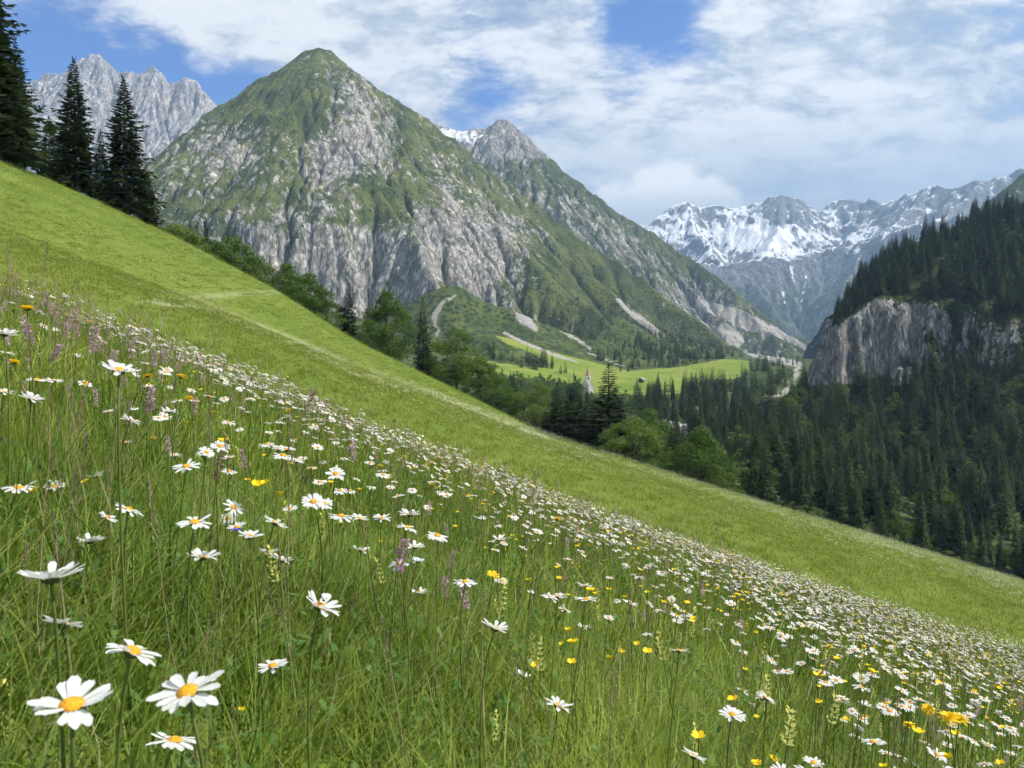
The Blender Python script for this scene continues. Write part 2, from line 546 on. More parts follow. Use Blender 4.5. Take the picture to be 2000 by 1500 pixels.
# ------------------------------------------------------------------ mountains
def mountain(name, ridges, box, cell, warp, ero, mat, shade, clip=-160.0, noise=(120, 26), cliff=None, seed=1, extra=None, jitter=1.0, fine=1.6, peak=None, soft=None):
    Fd = Field(*box, cell)
    X, Y = Fd.X, Fd.Y
    wx = warp * fbm(X / 260, Y / 260, 4, seed); wy = warp * fbm(X / 260, Y / 260, 4, seed + 7)
    H = ridge_height(X + wx, Y + wy, ridges)
    if extra:
        H = extra(X, Y, H)
    calm = 1 - .85 * np.exp(-((X - peak[0]) ** 2 + (Y - peak[1]) ** 2) / peak[2] ** 2) if peak else 1.0
    H = H + calm * (noise[1] * (ridged(X / noise[0], Y / noise[0], 5, seed + 3, .52) - .9) * .6 + fine * cell * fbm(X / (cell * 7), Y / (cell * 7), 4, seed + 23, .6))
    if cliff is not None:
        H = cliff(X, Y, H)
    if soft is not None:
        sw = soft(X, Y)
        H = H * (1 - sw) + blur(H, 14) * sw
        H0 = H
    H, A = erode(H, cell, *ero)
    if soft is not None:
        H = H * (1 - .45 * sw) + H0 * .45 * sw
    Fd.Z = H
    sl, gx, gy = Fd.slope()
    PX, PY = project(X, Y, H)
    at_ = shade(X, Y, H, sl, gx, gy, np.log(A), PX, PY)
    at_ = {k: at_.get(k, np.zeros_like(H)) for k in ('rock', 'scree', 'snow')}
    st = sstep(.7, 1.6, sl) * jitter * cell
    Zj = H / 14.0
    XX = X + st * .9 * fbm((X + H * .3) / 17, (Y + H * .7) / 17, 3, seed + 13)
    YY = Y + st * .9 * fbm((X - H * .5) / 15, (Y + H * .4) / 15, 3, seed + 19)
    grid_mesh(name, XX, YY, H, mat, at_, keep=H > clip)
    return Fd


def spot(PX, PY, x, y, r, sx=1.0):
    return np.exp(-(((PX - x) / sx) ** 2 + (PY - y) ** 2) / (r * r))


# the green pyramid
M1_MAT = rock_mat("pyramid_slope", (.21, .21, .205), (.50, .485, .45), (.046, .064, .022), (.105, .122, .038), sc=1.0)
R1 = ([(625, 90, 1900), (560, 125, 1900), (500, 165, 1880), (430, 212, 1850), (330, 292, 1800), (200, 420, 1750), (0, 560, 1650)], 1.02)
R2 = ([(600, 96, 1900), (625, 90, 1900), (650, 96, 1905), (700, 140, 1920), (760, 190, 1930), (840, 247, 1950), (900, 290, 1955), (960, 345, 1950), (1040, 400, 1930), (1100, 450, 1900), (1150, 485, 1860), (1210, 517, 1820),
       (1260, 557, 1780), (1320, 602, 1700), (1370, 638, 1620), (1420, 672, 1540), (1470, 705, 1450)], .95)
R3 = ([(600, 110, 1880), (600, 200, 1740), (650, 290, 1600), (720, 370, 1480), (790, 450, 1360), (850, 520, 1260), (890, 575, 1175)], .98)
R4 = ([(570, 190, 1760), (530, 260, 1660), (470, 330, 1560), (390, 400, 1470), (300, 450, 1400)], 1.05)
R5 = ([(760, 200, 1900), (840, 320, 1760), (930, 420, 1620), (1020, 500, 1500), (1110, 575, 1380), (1200, 640, 1300)], .95)
R6 = ([(560, 330, 1560), (600, 420, 1420), (640, 500, 1300), (680, 580, 1180)], 1.1)
R7 = ([(1000, 390, 1890), (1080, 480, 1740), (1180, 570, 1600), (1290, 650, 1440)], .9)


def m1_cliff(X, Y, H):
    z0 = np.interp(X, [-900, -500, -250, -60, 100, 300], [230, 230, 215, 150, 60, -60])
    lo = H < z0
    return np.where(lo, z0 - (z0 - H) * 1.9, H)


def m1_shade(X, Y, H, sl, gx, gy, A, PX, PY):
    rk = .10 + .26 * sstep(.95, 1.6, sl) + .08 * sstep(2.5, 5, A)
    cl = sstep(395, 500, PY + .10 * (PX - 600) + 25 * fbm(X / 120, Y / 120, 3, 3)) * (1 - sstep(930, 1090, PX))
    rk += .38 * cl
    for x, y, r, sx, a in ((705, 225, 75, .8, .42), (640, 150, 45, 1, .25), (740, 300, 60, .8, .25), (440, 285, 60, 1.3, .42), (640, 330, 75, .9, .42), (560, 400, 60, 1.4, .15), (880, 410, 60, .8, .22),
                           (950, 480, 70, 1, .25), (850, 330, 50, .7, .1), (1030, 470, 60, 1, .15), (500, 190, 80, 1.4, -.3), (600, 215, 50, 1, -.35), (740, 395, 55, 1, -.25), (800, 260, 60, .8, -.15),
                           (590, 370, 40, 1.2, -.25), (420, 380, 40, 1.6, -.1), (1200, 560, 110, 1.6, -.25), (1080, 520, 70, 1.2, -.08), (1000, 400, 60, 1.2, -.1), (330, 330, 50, 1, .1), (600, 450, 40, 2, -.1)):
        rk += a * spot(PX, PY, x, y, r, sx)
    sc = line_mask(PX, PY, [(715, 215), (725, 260), (730, 295)], 5) * .9 + line_mask(PX, PY, [(870, 375), (890, 405)], 8) * .8 + .62 * spot(PX, PY, 540, 350, 13)
    sc += line_mask(PX, PY, [(430, 270, 4), (425, 290, 3), (440, 312, 3)], 4) * .7 + line_mask(PX, PY, [(1205, 585, 4), (1240, 615, 8), (1300, 662, 5)], 6)
    return {'rock': rk, 'scree': sc}


M1 = mountain("pyramid_mountain", [R1, R2, R3, R4, R5, R6, R7], (-1350, 800, 1080, 2350), 4.2, 22, (110, .016), M1_MAT, m1_shade, cliff=m1_cliff, noise=(150, 30), seed=2, peak=(at(625, 90, 1900).x, 1900, 110), soft=lambda X, Y: .8 * sstep(-60, 180, X + .12 * (Y - 1500)))

# the next mountain up the valley, with a bare tip
M2_MAT = rock_mat("second_slope", (.20, .20, .205), (.45, .43, .405), (.042, .060, .020), (.085, .10, .034), sc=.7)
Q1 = ([(700, 330, 3100), (800, 260, 3080), (855, 244, 3050), (900, 258, 3020), (940, 254, 3010), (968, 246, 3000), (980, 236, 3000), (992, 238, 3000), (1012, 252, 3000), (1040, 285, 2990), (1100, 332, 2960), (1160, 385, 2930), (1260, 447, 2880),
       (1340, 500, 2820), (1420, 560, 2750), (1480, 605, 2700), (1575, 672, 2600), (1650, 720, 2560)], .95)
Q2 = ([(985, 240, 3000), (985, 330, 2830), (1030, 420, 2620), (1100, 520, 2400), (1200, 600, 2200)], 1.0)
Q3 = ([(1100, 332, 2960), (1150, 440, 2740), (1230, 540, 2520), (1300, 610, 2350)], 1.0)
Q4 = ([(1260, 447, 2880), (1320, 540, 2660), (1400, 620, 2450)], .95)
Q5 = ([(1340, 500, 2820), (1430, 585, 2600), (1520, 655, 2400)], .8)


def m2_shade(X, Y, H, sl, gx, gy, A, PX, PY):
    rk = .14 + .30 * sstep(.9, 1.5, sl) + .10 * sstep(2, 5, A)
    rk += .6 * (1 - sstep(285, 330, PY + 10 * fbm(X / 80, Y / 80, 3, 4))) + .15 * spot(PX, PY, 1200, 460, 80, 1.5) + .35 * spot(PX, PY, 1450, 600, 60, 2)
    top = PY - np.interp(PX, [855, 980, 1100, 1260, 1420, 1575], [244, 236, 332, 447, 560, 672])
    rk -= .4 * np.exp(-(top / 28.0) ** 2) * sstep(1040, 1100, PX)
    sn = np.exp(-((PY - 272) / 32) ** 2) * (1 - sstep(965, 1000, PX)) * (.40 + .25 * sstep(1.5, 4, A)) + .25 * spot(PX, PY, 880, 255, 25, 2)
    sc = line_mask(PX, PY, [(1365, 592, 8), (1420, 612, 14), (1470, 640, 10)], 8) + line_mask(PX, PY, [(1440, 608, 6), (1500, 640, 9), (1572, 678, 5)], 8)
    sc += .9 * line_mask(PX, PY, [(1380, 640, 10), (1440, 665, 14)], 8)
    return {'rock': rk, 'scree': sc, 'snow': sn}


M2 = mountain("rock_tipped_mountain", [Q1, Q2, Q3, Q4, Q5], (-650, 1300, 2050, 3350), 6.0, 24, (110, .030), M2_MAT, m2_shade, noise=(170, 34), seed=5)

# bare limestone towers behind the left-hand spruces
M3_MAT = rock_mat("limestone", (.27, .265, .28), (.50, .48, .48), (.06, .07, .04), (.09, .10, .05), sc=.6)
T1 = ([(-300, 60, 4300), (-100, 120, 4200), (40, 170, 4100), (70, 158, 4080), (105, 141, 4050), (140, 148, 4040), (160, 120, 4030), (178, 112, 4020), (198, 114, 4020), (215, 130, 4020), (238, 150, 4020), (252, 141, 4010), (272, 144, 4010), (284, 138, 4000), (304, 138, 4000),
       (320, 166, 4000), (345, 163, 4000), (365, 158, 4000), (388, 166, 4000), (408, 186, 4000), (432, 212, 4000), (480, 260, 4000), (560, 330, 4000)], 1.25)
T2 = ([(185, 113, 4020), (200, 220, 3800), (215, 300, 3640)], 1.2)
T3 = ([(300, 138, 4000), (330, 230, 3800), (350, 300, 3640)], 1.2)
T4 = ([(95, 145, 4060), (90, 240, 3850), (80, 320, 3700)], 1.2)


def m3_shade(X, Y, H, sl, gx, gy, A, PX, PY):
    sn = .12 + .22 * sstep(2, 4.5, A) + .18 * (1 - sstep(.8, 1.2, sl)) + .12 * (1 - sstep(150, 260, PY))
    return {'rock': 1.2 + 0 * H, 'snow': sn}


M3 = mountain("limestone_massif", [T1, T2, T3, T4], (-3600, -1000, 3500, 4400), 7.0, 16, (90, .05), M3_MAT, m3_shade, noise=(110, 60), seed=9)

# snow at the head of the valley
M4_MAT = rock_mat("snow_range", (.15, .165, .19), (.28, .29, .31), (.045, .065, .045), (.065, .085, .055), sc=.5, bump=1.2)
S1 = ([(1000, 470, 6400), (1180, 460, 6400), (1262, 440, 6400), (1300, 410, 6400), (1330, 400, 6400), (1370, 410, 6400), (1400, 405, 6400), (1440, 402, 6350), (1480, 395, 6300), (1505, 386, 6300), (1540, 383, 6300), (1565, 395, 6300), (1595, 425, 6350), (1620, 398, 6400), (1645, 389, 6400),
       (1680, 396, 6300), (1720, 396, 6150), (1745, 394, 6000), (1775, 380, 5800), (1810, 366, 5700), (1830, 368, 5600), (1860, 372, 5500), (1890, 362, 5400), (1930, 348, 5300), (1985, 338, 5200), (2060, 300, 5100), (2200, 250, 5000)], .86)
S2 = ([(1530, 385, 6300), (1520, 440, 5900), (1500, 480, 5500)], .9)
S3 = ([(1340, 402, 6400), (1360, 450, 6000), (1390, 490, 5500), (1420, 520, 5000)], .9)
S4 = ([(1640, 390, 6400), (1660, 430, 6100), (1690, 455, 5700)], .9)
S5 = ([(1300, 520, 4700), (1400, 518, 4900), (1470, 508, 4950), (1540, 500, 5000), (1600, 492, 5000), (1660, 478, 4950), (1720, 462, 4800), (1790, 440, 4600), (1880, 420, 4400), (2000, 400, 4200)], 1.15)
S6 = ([(1810, 366, 5700), (1760, 430, 5300), (1700, 470, 4950), (1660, 540, 4600), (1630, 620, 4300)], .85)
S7 = ([(1930, 350, 5300), (1850, 420, 4800), (1760, 500, 4400), (1680, 580, 4100), (1600, 655, 3800)], .9)
S8 = ([(1420, 520, 5000), (1480, 570, 4700), (1540, 640, 4300)], .9)


def m4_shade(X, Y, H, sl, gx, gy, A, PX, PY):
    base = 520 - .06 * (PX - 1450)
    w = 14 * fbm(X / 300, Y / 300, 3, 2)
    hi = 1 - sstep(-40, 140, PY - base + w)
    sn = hi * (.46 + .14 * (1 - sstep(.6, 1.1, sl)) + .16 * sstep(1.5, 4.5, A) - .10 * sstep(1.0, 1.5, sl)) + .34 * spot(PX, PY, 1480, 465, 30, 3) + .1 * spot(PX, PY, 1330, 440, 40, 1.5)
    sn -= .08 * sstep(1700, 1850, PX) * (PY < 460) + .24 * spot(PX, PY, 1530, 402, 30, 1.6) + .14 * spot(PX, PY, 1690, 410, 30, 1.8) + .12 * spot(PX, PY, 1385, 425, 22, 1.0)
    sn += (1 - hi) * .30 * sstep(3.2, 5.5, A)
    sn += .30 * np.clip(fbm(X / 90, Y / 260, 3, 8), -.3, 1) * np.exp(-((PY - 500) / 45) ** 2)
    sn += .5 * line_mask(PX, PY, [(1545, 520), (1556, 590), (1566, 645)], 1.2) + .5 * line_mask(PX, PY, [(1575, 540), (1568, 580), (1562, 600)], 1.0) + .45 * line_mask(PX, PY, [(1528, 570), (1540, 620)], 1)
    rk = .75 - .5 * sstep(510, 580, PY) + .25 * sstep(1.0, 1.5, sl)
    return {'rock': rk, 'snow': sn}


M4 = mountain("snow_range", [S1, S2, S3, S4, S5, S6, S7, S8], (-300, 5200, 3600, 7000), 15.0, 40, (80, .06), M4_MAT, m4_shade, noise=(420, 55), seed=12, clip=-120)

# green shoulder at the right edge
M5_MAT = rock_mat("shoulder_slope", (.17, .165, .16), (.33, .32, .30), (.032, .05, .015), (.06, .078, .024), sc=.8)
E1 = ([(1700, 560, 1900), (1800, 480, 1900), (1900, 420, 1900), (1960, 368, 1900), (2000, 338, 1900), (2100, 260, 1900), (2400, 60, 1900), (2900, -150, 1900)], .9)
M5 = mountain("green_shoulder", [E1], (800, 2500, 1300, 2300), 9.0, 14, (60, .05), M5_MAT, lambda X, Y, H, sl, gx, gy, A, PX, PY: {'rock': .18 + .2 * sstep(.9, 1.4, sl)}, noise=(150, 22), seed=15)

# ------------------------------------------------------------------ the wooded crag on the right
CT = {1300: [(270, 985), (360, 930), (450, 885), (540, 850), (556, 848), (640, 835), (720, 815), (900, 795)],
      1400: [(270, 995), (360, 930), (450, 880), (540, 830), (556, 828), (640, 812), (720, 800), (900, 780)],
      1500: [(275, 1010), (360, 935), (450, 862), (532, 803), (546, 796), (640, 788), (720, 785), (900, 770)],
      1570: [(280, 1040), (360, 945), (450, 852), (532, 768), (545, 752), (600, 762), (720, 765), (900, 765)],
      1620: [(280, 1065), (360, 955), (450, 852), (528, 752), (540, 632), (575, 618), (602, 636), (900, 745)],
      1700: [(280, 1105), (360, 985), (440, 860), (518, 745), (532, 582), (562, 558), (615, 522), (900, 660)],
      1800: [(280, 1125), (360, 995), (430, 860), (503, 732), (517, 590), (557, 532), (620, 470), (900, 580)],
      2000: [(270, 1175), (340, 1015), (410, 862), (483, 708), (495, 610), (540, 520), (625, 408), (900, 490)],
      2300: [(270, 1270), (340, 1060), (410, 885), (473, 705), (483, 600), (640, 345), (760, 355), (900, 410)],
      2700: [(270, 1370), (340, 1120), (410, 900), (463, 705), (473, 600), (640, 260), (760, 270), (900, 330)]}
C = Field(60, 700, 270, 900, 1.9)


def crag_z(X, Y):
    px = 1000 + F * X / Y
    keys = sorted(CT)
    Z = np.zeros_like(X)
    cols = []
    for k in keys:
        a = np.array(CT[k])
        zc = (HZ - a[:, 1]) / F * a[:, 0]
        cols.append((a[:, 0], zc))
    pc = np.clip(px, keys[0], keys[-1] - .01)
    ki = np.searchsorted(keys, pc, side='right') - 1
    for i in range(len(keys) - 1):
        msk = ki == i
        if not msk.any():
            continue
        f = (pc[msk] - keys[i]) / (keys[i + 1] - keys[i])
        y = Y[msk]
        # blend the break points of the two neighbouring profiles, then read the height off the blend
        D = cols[i][0][None] * (1 - f[:, None]) + cols[i + 1][0][None] * f[:, None]
        Zc = cols[i][1][None] * (1 - f[:, None]) + cols[i + 1][1][None] * f[:, None]
        j = np.clip((y[:, None] >= D).sum(1) - 1, 0, D.shape[1] - 2)
        r_ = np.arange(len(y))
        tt = np.clip((y - D[r_, j]) / (D[r_, j + 1] - D[r_, j]), 0, 1)
        Z[msk] = Zc[r_, j] + tt * (Zc[r_, j + 1] - Zc[r_, j])
    return Z


wy = 22 * fbm(C.X / 55, C.Y / 55, 4, 41) + 6 * ridged(C.X / 17, C.Y / 60, 3, 43)
wx = 12 * fbm(C.X / 60, C.Y / 60, 4, 42)
C.Z = blur(crag_z(C.X + wx * .6, C.Y + wy), 1) + 2.2 * fbm(C.X / 30, C.Y / 30, 4, 44)
C.Z, _A = erode(C.Z, C.cell, 40, .012)
sl, gx, gy = C.slope()
PXc, PYc = project(C.X, C.Y, C.Z)
rock = .05 + .80 * sstep(1.3, 2.3, sl) - (.22 + .6 * np.clip(fbm(C.X / 26, C.Z / 20, 3, 47) + .15, 0, 1)) * sstep(1770, 1860, PXc) + .42 * spot(PXc, PYc, 1650, 680, 60, 1.2) + .45 * np.clip(fbm(C.X / 22, C.Z / 30, 3, 49) - .05, 0, 1) * (PYc < 610) + .9 * spot(PXc, PYc, 1770, 730, 22, 1.2) + .8 * spot(PXc, PYc, 1470, 915, 26, 1)
scr = .55 * spot(PXc, PYc, 1745, 790, 26, .8)
CRAG_MAT = rock_mat("crag_rock", (.17, .17, .17), (.40, .395, .375), (.022, .035, .010), (.042, .054, .016), sc=3.0, bump=1.0, scree=(.26, .22, .16))
st = sstep(1.2, 2.5, sl)
XX = C.X + st * 3.0 * fbm((C.X + C.Z * .2) / 11, C.Z / 16, 5, 51, .6)
YY = C.Y + st * (3.6 * fbm((C.X - C.Z * .1) / 8, C.Z / 14, 5, 53, .6) - 2.4 * ridged(C.X / 9 + C.Z * .012, C.Z / 40, 3, 57, .6))
grid_mesh("wooded_crag", XX, YY, C.Z, CRAG_MAT, {'rock': rock, 'scree': scr, 'snow': rock * 0}, keep=C.Z > V.z(C.X, C.Y) - 25)


def land_z(x, y):
    """height of whatever ground lies uppermost"""
    x = np.asarray(x, float); y = np.asarray(y, float)
    z = np.where(V.inside(x, y), V.z(x, y), -170.0)
    for Fd in (M1, C):
        z = np.where(Fd.inside(x, y), np.maximum(z, Fd.z(x, y)), z)
    r_ = np.hypot(x, y)
    z = np.where(r_ < 410, np.maximum(z, meadow_z(x, y)), z)
    return z

# ------------------------------------------------------------------ mesh builder
class MB:
    def __init__(self):
        self.v, self.f, self.mi = [], [], []

    def add(self, verts, faces, mi=0):
        o = len(self.v)
        self.v.extend(verts)
        self.f.extend([tuple(i + o for i in f) for f in faces])
        self.mi.extend([mi] * len(faces))

    def tube(self, pts, rad, n=6, mi=0, cap=True):
        o = len(self.v)
        P = [Vector(p) for p in pts]
        for i, p in enumerate(P):
            d = (P[min(i + 1, len(P) - 1)] - P[max(i - 1, 0)]).normalized()
            a = d.orthogonal().normalized() if abs(d.z) < .999 else Vector((1, 0, 0))
            if abs(d.x) < .9:
                a = (Vector((1, 0, 0)) - d * d.x).normalized()
            b = d.cross(a)
            for k in range(n):
                w = 2 * math.pi * k / n
                self.v.append(p + (a * math.cos(w) + b * math.sin(w)) * rad[i])
        for i in range(len(P) - 1):
            for k in range(n):
                self.f.append((o + i * n + k, o + i * n + (k + 1) % n, o + (i + 1) * n + (k + 1) % n, o + (i + 1) * n + k))
                self.mi.append(mi)
        if cap:
            self.f.append(tuple(o + (len(P) - 1) * n + k for k in range(n))); self.mi.append(mi)

    def box(self, c, s, mi=0, rz=0.0):
        cx, cy, cz = c; sx, sy, sz = (q / 2 for q in s)
        ca, sa = math.cos(rz), math.sin(rz)
        vs = [Vector((cx + x * sx * ca - y * sy * sa, cy + x * sx * sa + y * sy * ca, cz + z * sz)) for z in (-1, 1) for x, y in ((-1, -1), (1, -1), (1, 1), (-1, 1))]
        self.add(vs, [(3, 2, 1, 0), (4, 5, 6, 7), (0, 1, 5, 4), (1, 2, 6, 5), (2, 3, 7, 6), (3, 0, 4, 7)], mi)

    def mesh(self, name, mats, smooth=False):
        me = bpy.data.meshes.new(name)
        me.from_pydata([tuple(v) for v in self.v], [], self.f)
        for m_ in mats if isinstance(mats, (list, tuple)) else [mats]:
            me.materials.append(m_)
        if len(set(self.mi)) > 1:
            me.polygons.foreach_set('material_index', np.array(self.mi, np.int32))
        if smooth:
            me.polygons.foreach_set('use_smooth', np.ones(len(self.f), bool))
        me.update()
        return me


def link(name, data, parent=None, loc=None, rot=None, scale=None):
    o = bpy.data.objects.new(name, data)
    COL.objects.link(o)
    if parent is not None:
        o.parent = parent
    if loc is not None:
        o.location = loc
    if rot is not None:
        o.rotation_euler = rot
    if scale is not None:
        o.scale = scale if hasattr(scale, '__len__') else (scale,) * 3
    return o


def tag(o, label=None, cat=None, group=None, kind=None):
    for k, v in (('label', label), ('category', cat), ('group', group), ('kind', kind)):
        if v:
            o[k] = v
    return o


def quads_mesh(name, Q, mats, mi=None, smooth=False):
    """mesh of separate quads from an array (n, 4, 3)"""
    me = bpy.data.meshes.new(name)
    n = len(Q)
    me.vertices.add(n * 4); me.vertices.foreach_set('co', Q.reshape(-1).astype(np.float32))
    me.loops.add(n * 4); me.loops.foreach_set('vertex_index', np.arange(n * 4, dtype=np.int32))
    me.polygons.add(n); me.polygons.foreach_set('loop_start', np.arange(0, n * 4, 4, dtype=np.int32))
    me.update(calc_edges=True)
    for m_ in mats if isinstance(mats, (list, tuple)) else [mats]:
        me.materials.append(m_)
    if mi is not None:
        me.polygons.foreach_set('material_index', mi.astype(np.int32))
    return me


def leaf_mat(name, a, b, trans=.35, tcol=None, rough=.7, spec=.2, objvar=.35):
    m, t = new_mat(name)
    isl = t.n('ShaderNodeNewGeometry').outputs['Random Per Island']
    ob = t.n('ShaderNodeObjectInfo').outputs['Random']
    f = t.math('ADD', t.math('MULTIPLY', isl, 1 - objvar), t.math('MULTIPLY', ob, objvar))
    c = t.mix(f, a, b)
    bs = t.n('ShaderNodeBsdfPrincipled', {'Base Color': c, 'Roughness': rough, 'Specular IOR Level': spec})
    if trans > 0:
        tc = t.vmath('MULTIPLY', c, tcol or (1.3, 1.35, .7))
        tr = t.n('ShaderNodeBsdfTranslucent', {'Color': tc})
        mx = t.n('ShaderNodeMixShader', {0: trans, 1: bs.outputs[0], 2: tr.outputs[0]})
        out(t, mx.outputs[0])
    else:
        out(t, bs.outputs[0])
    return m


BARK, t = new_mat("bark")
nb_ = t.noise(t.mapping(t.n('ShaderNodeTexCoord').outputs['Object'], scale=(1, 1, .2)), 6, 4, .7)
out(t, t.n('ShaderNodeBsdfPrincipled', {'Base Color': t.mix(t.rng(nb_, .35, .65), (.035, .027, .02), (.10, .082, .065)), 'Roughness': .95}).outputs[0])
NEEDLE = leaf_mat("needles", (.014, .026, .010), (.042, .062, .020), .22)
NEEDLE_FAR = leaf_mat("needles_far", (.019, .038, .012), (.070, .102, .026), .22, objvar=.55)
LARCH = leaf_mat("larch_needles", (.05, .075, .018), (.10, .12, .035), .3, objvar=.5)
LEAF = leaf_mat("broad_leaves", (.036, .075, .014), (.105, .170, .030), .38)
LEAF_B = leaf_mat("broad_leaves_pale", (.062, .105, .020), (.150, .205, .046), .38)


def spruce_meshes(seed, levels, per, tw, tlen, hang=.9, bare=.05, rad=.17, mat=None, up=1.0):
    """a spruce one metre high: trunk mesh, crown mesh"""
    rg = np.random.default_rng(seed)
    Q = []
    lean = rg.uniform(-.012, .012, 2)
    gap = rg.uniform(.66, 1.2, 12)
    for k in range(levels):
        t_ = k / (levels - 1)
        z = bare + (1 - bare - .012) * t_ ** .92
        L0 = rad * (1 - t_) ** .86 * (.88 + .12 * math.sin(11 * t_ + seed)) + .004
        if t_ < .12:
            L0 *= .72 + 2.2 * t_
        nbr = max(3, int(round(per * (1 - .45 * t_))))
        az0 = rg.uniform(0, 6.28)
        for b in range(nbr):
            az = az0 + 6.283 * b / nbr + rg.normal(0, .22)
            L = L0 * rg.uniform(.5, 1.2) * gap[int((az % 6.283) / 6.284 * 12)]
            d = np.array([math.cos(az), math.sin(az), 0.0]); s_ = np.array([-d[1], d[0], 0.0])
            rise = (-.10 + .75 * t_) * L * up
            sag = .32 * (1 - t_) * L
            for j in range(tw):
                u = .18 + .82 * (j + rg.uniform(.2, .8)) / tw
                p = d * L * u + np.array([lean[0] * z, lean[1] * z, z + rise * u - sag * (u * u - .45 * u ** 4)])
                for sd_ in (-1, 1, 0):
                    if sd_ == 0 and rg.random() < .35:
                        continue
                    q = tlen * (1.15 - .55 * u) * rg.uniform(.6, 1.25) * (.14 + 1.0 * (1 - t_) ** .8)
                    if sd_:
                        a = d * rg.uniform(.4, .9) + s_ * sd_ * rg.uniform(.5, 1.0) + np.array([0, 0, -hang * rg.uniform(.05, .7) * (1 - .8 * t_)])
                    else:
                        a = d * rg.uniform(.7, 1.2) + s_ * rg.normal(0, .25) + np.array([0, 0, rg.uniform(-.25, .35)])
                    a /= np.linalg.norm(a)
                    w = np.cross(a, rg.normal(0, 1, 3) * .5 + np.array([0, 0, 1.0]))
                    w /= np.linalg.norm(w) + 1e-6
                    wd = q * rg.uniform(.16, .27)
                    Q.append((p, p + a * q * .45 + w * wd, p + a * q, p + a * q * .5 - w * wd))
    # leader
    for k in range(5):
        az = rg.uniform(0, 6.28)
        z = .955 + .008 * k
        a = np.array([math.cos(az) * .35, math.sin(az) * .35, 1.0]); a /= np.linalg.norm(a)
        w = np.array([-math.sin(az), math.cos(az), 0])
        p = np.array([lean[0], lean[1], z])
        Q.append((p, p + a * .02 + w * .004, p + a * .045, p + a * .02 - w * .004))
    crown = quads_mesh("spruce_crown", np.array(Q), mat or NEEDLE)
    mb = MB()
    mb.tube([(0, 0, -.03), (0, 0, .02), (lean[0] * .4, lean[1] * .4, .4), (lean[0], lean[1], .97)], [.016, .012, .008, .001], 6)
    return mb.mesh("spruce_trunk", BARK, True), crown


def broad_meshes(seed, clumps, leaves, size, wide=.42, mat=None, low=.1):
    """a broad-leaved tree one metre high"""
    rg = np.random.default_rng(seed)
    mb = MB()
    mb.tube([(0, 0, -.04), (0, 0, .04), (.01, 0, .2), (.0, .015, .45), (.02, .0, .75)], [.034, .026, .021, .015, .004], 7)
    cs = []
    for k in range(clumps):
        for _ in range(30):
            p = rg.uniform(-1, 1, 3)
            r_ = np.linalg.norm(p)
            if .45 < r_ < 1:
                break
        zc = (p[2] * .5 + .5)
        wz = math.sin(math.pi * min(1, (zc * .86 + .12))) ** .7 * (1.08 - .32 * zc)
        c_ = np.array([p[0] * wide * wz, p[1] * wide * wz, low + .06 + (.90 - low) * zc])
        cs.append((c_, rg.uniform(.07, .13) * (1.1 - .3 * zc)))
    cs.append((np.array([0, 0, .90]), .09))
    for c_, r_ in cs[::2]:
        s0 = Vector((.0, .01, rg.uniform(.15, .5)))
        e = Vector(c_)
        mid = s0.lerp(e, .5) + Vector((0, 0, -.02))
        mb.tube([s0, mid, e], [.009, .005, .002], 4, cap=False)
    Q = []
    for c_, r_ in cs:
        n = int(leaves * (r_ / .1) ** 2)
        p = rg.normal(0, 1, (n, 3)); p /= np.linalg.norm(p, axis=1)[:, None]
        p[:, 2] = np.abs(p[:, 2]) * np.where(rg.random(n) < .74, 1, -1)
        pos = c_ + p * r_ * rg.uniform(.55, 1.12, (n, 1)) * np.array([1.12, 1.12, .82])
        nr = p + rg.normal(0, .55, (n, 3)); nr /= np.linalg.norm(nr, axis=1)[:, None]
        a = np.cross(nr, rg.normal(0, 1, (n, 3))); a /= np.linalg.norm(a, axis=1)[:, None]
        b = np.cross(nr, a)
        s = size * rg.uniform(.6, 1.35, (n, 1))
        Q.append(np.stack([pos - a * s * .8, pos + b * s * .45, pos + a * s * .8, pos - b * s * .45], 1))
    crown = quads_mesh("broadleaf_crown", np.concatenate(Q), mat or LEAF)
    return mb.mesh("broadleaf_trunk", BARK, True), crown


SP_NEAR = [spruce_meshes(s, 44, 8, 7, .056, rad=r_) for s, r_ in ((1, .185), (2, .20), (3, .175))]
SP_MID = [spruce_meshes(s, 30, 8, 4, .085, rad=r_, mat=NEEDLE_FAR) for s, r_ in ((11, .17), (12, .15), (13, .19), (14, .135))]
SP_FAR = [spruce_meshes(s, 17, 6, 2, .13, rad=r_, mat=NEEDLE_FAR) for s, r_ in ((21, .16), (22, .13), (23, .18))]
LA_MID = [spruce_meshes(s, 24, 6, 3, .08, rad=r_, mat=LARCH, hang=.5) for s, r_ in ((31, .16), (32, .19))]
BR_NEAR = [broad_meshes(s, 46, 260, .016, wide=w_, mat=m_) for s, w_, m_ in ((41, .40, LEAF), (42, .46, LEAF_B), (43, .36, LEAF), (44, .5, LEAF_B))]
BR_FAR = [broad_meshes(s, 24, 60, .034, wide=w_, mat=m_) for s, w_, m_ in ((51, .42, LEAF), (52, .36, LEAF_B))]


def join_mesh(name, parts):
    """one mesh with both materials, for trees too small to show their parts"""
    (tr, cr) = parts
    nt_, nc = len(tr.vertices), len(cr.vertices)
    v = [tuple(x.co) for x in tr.vertices] + [tuple(x.co) for x in cr.vertices]
    f = [tuple(p.vertices) for p in tr.polygons] + [tuple(i + nt_ for i in p.vertices) for p in cr.polygons]
    me = bpy.data.meshes.new(name)
    me.from_pydata(v, [], f)
    me.materials.append(tr.materials[0]); me.materials.append(cr.materials[0])
    me.polygons.foreach_set('material_index', np.array([0] * len(tr.polygons) + [1] * len(cr.polygons), np.int32))
    me.update()
    return me


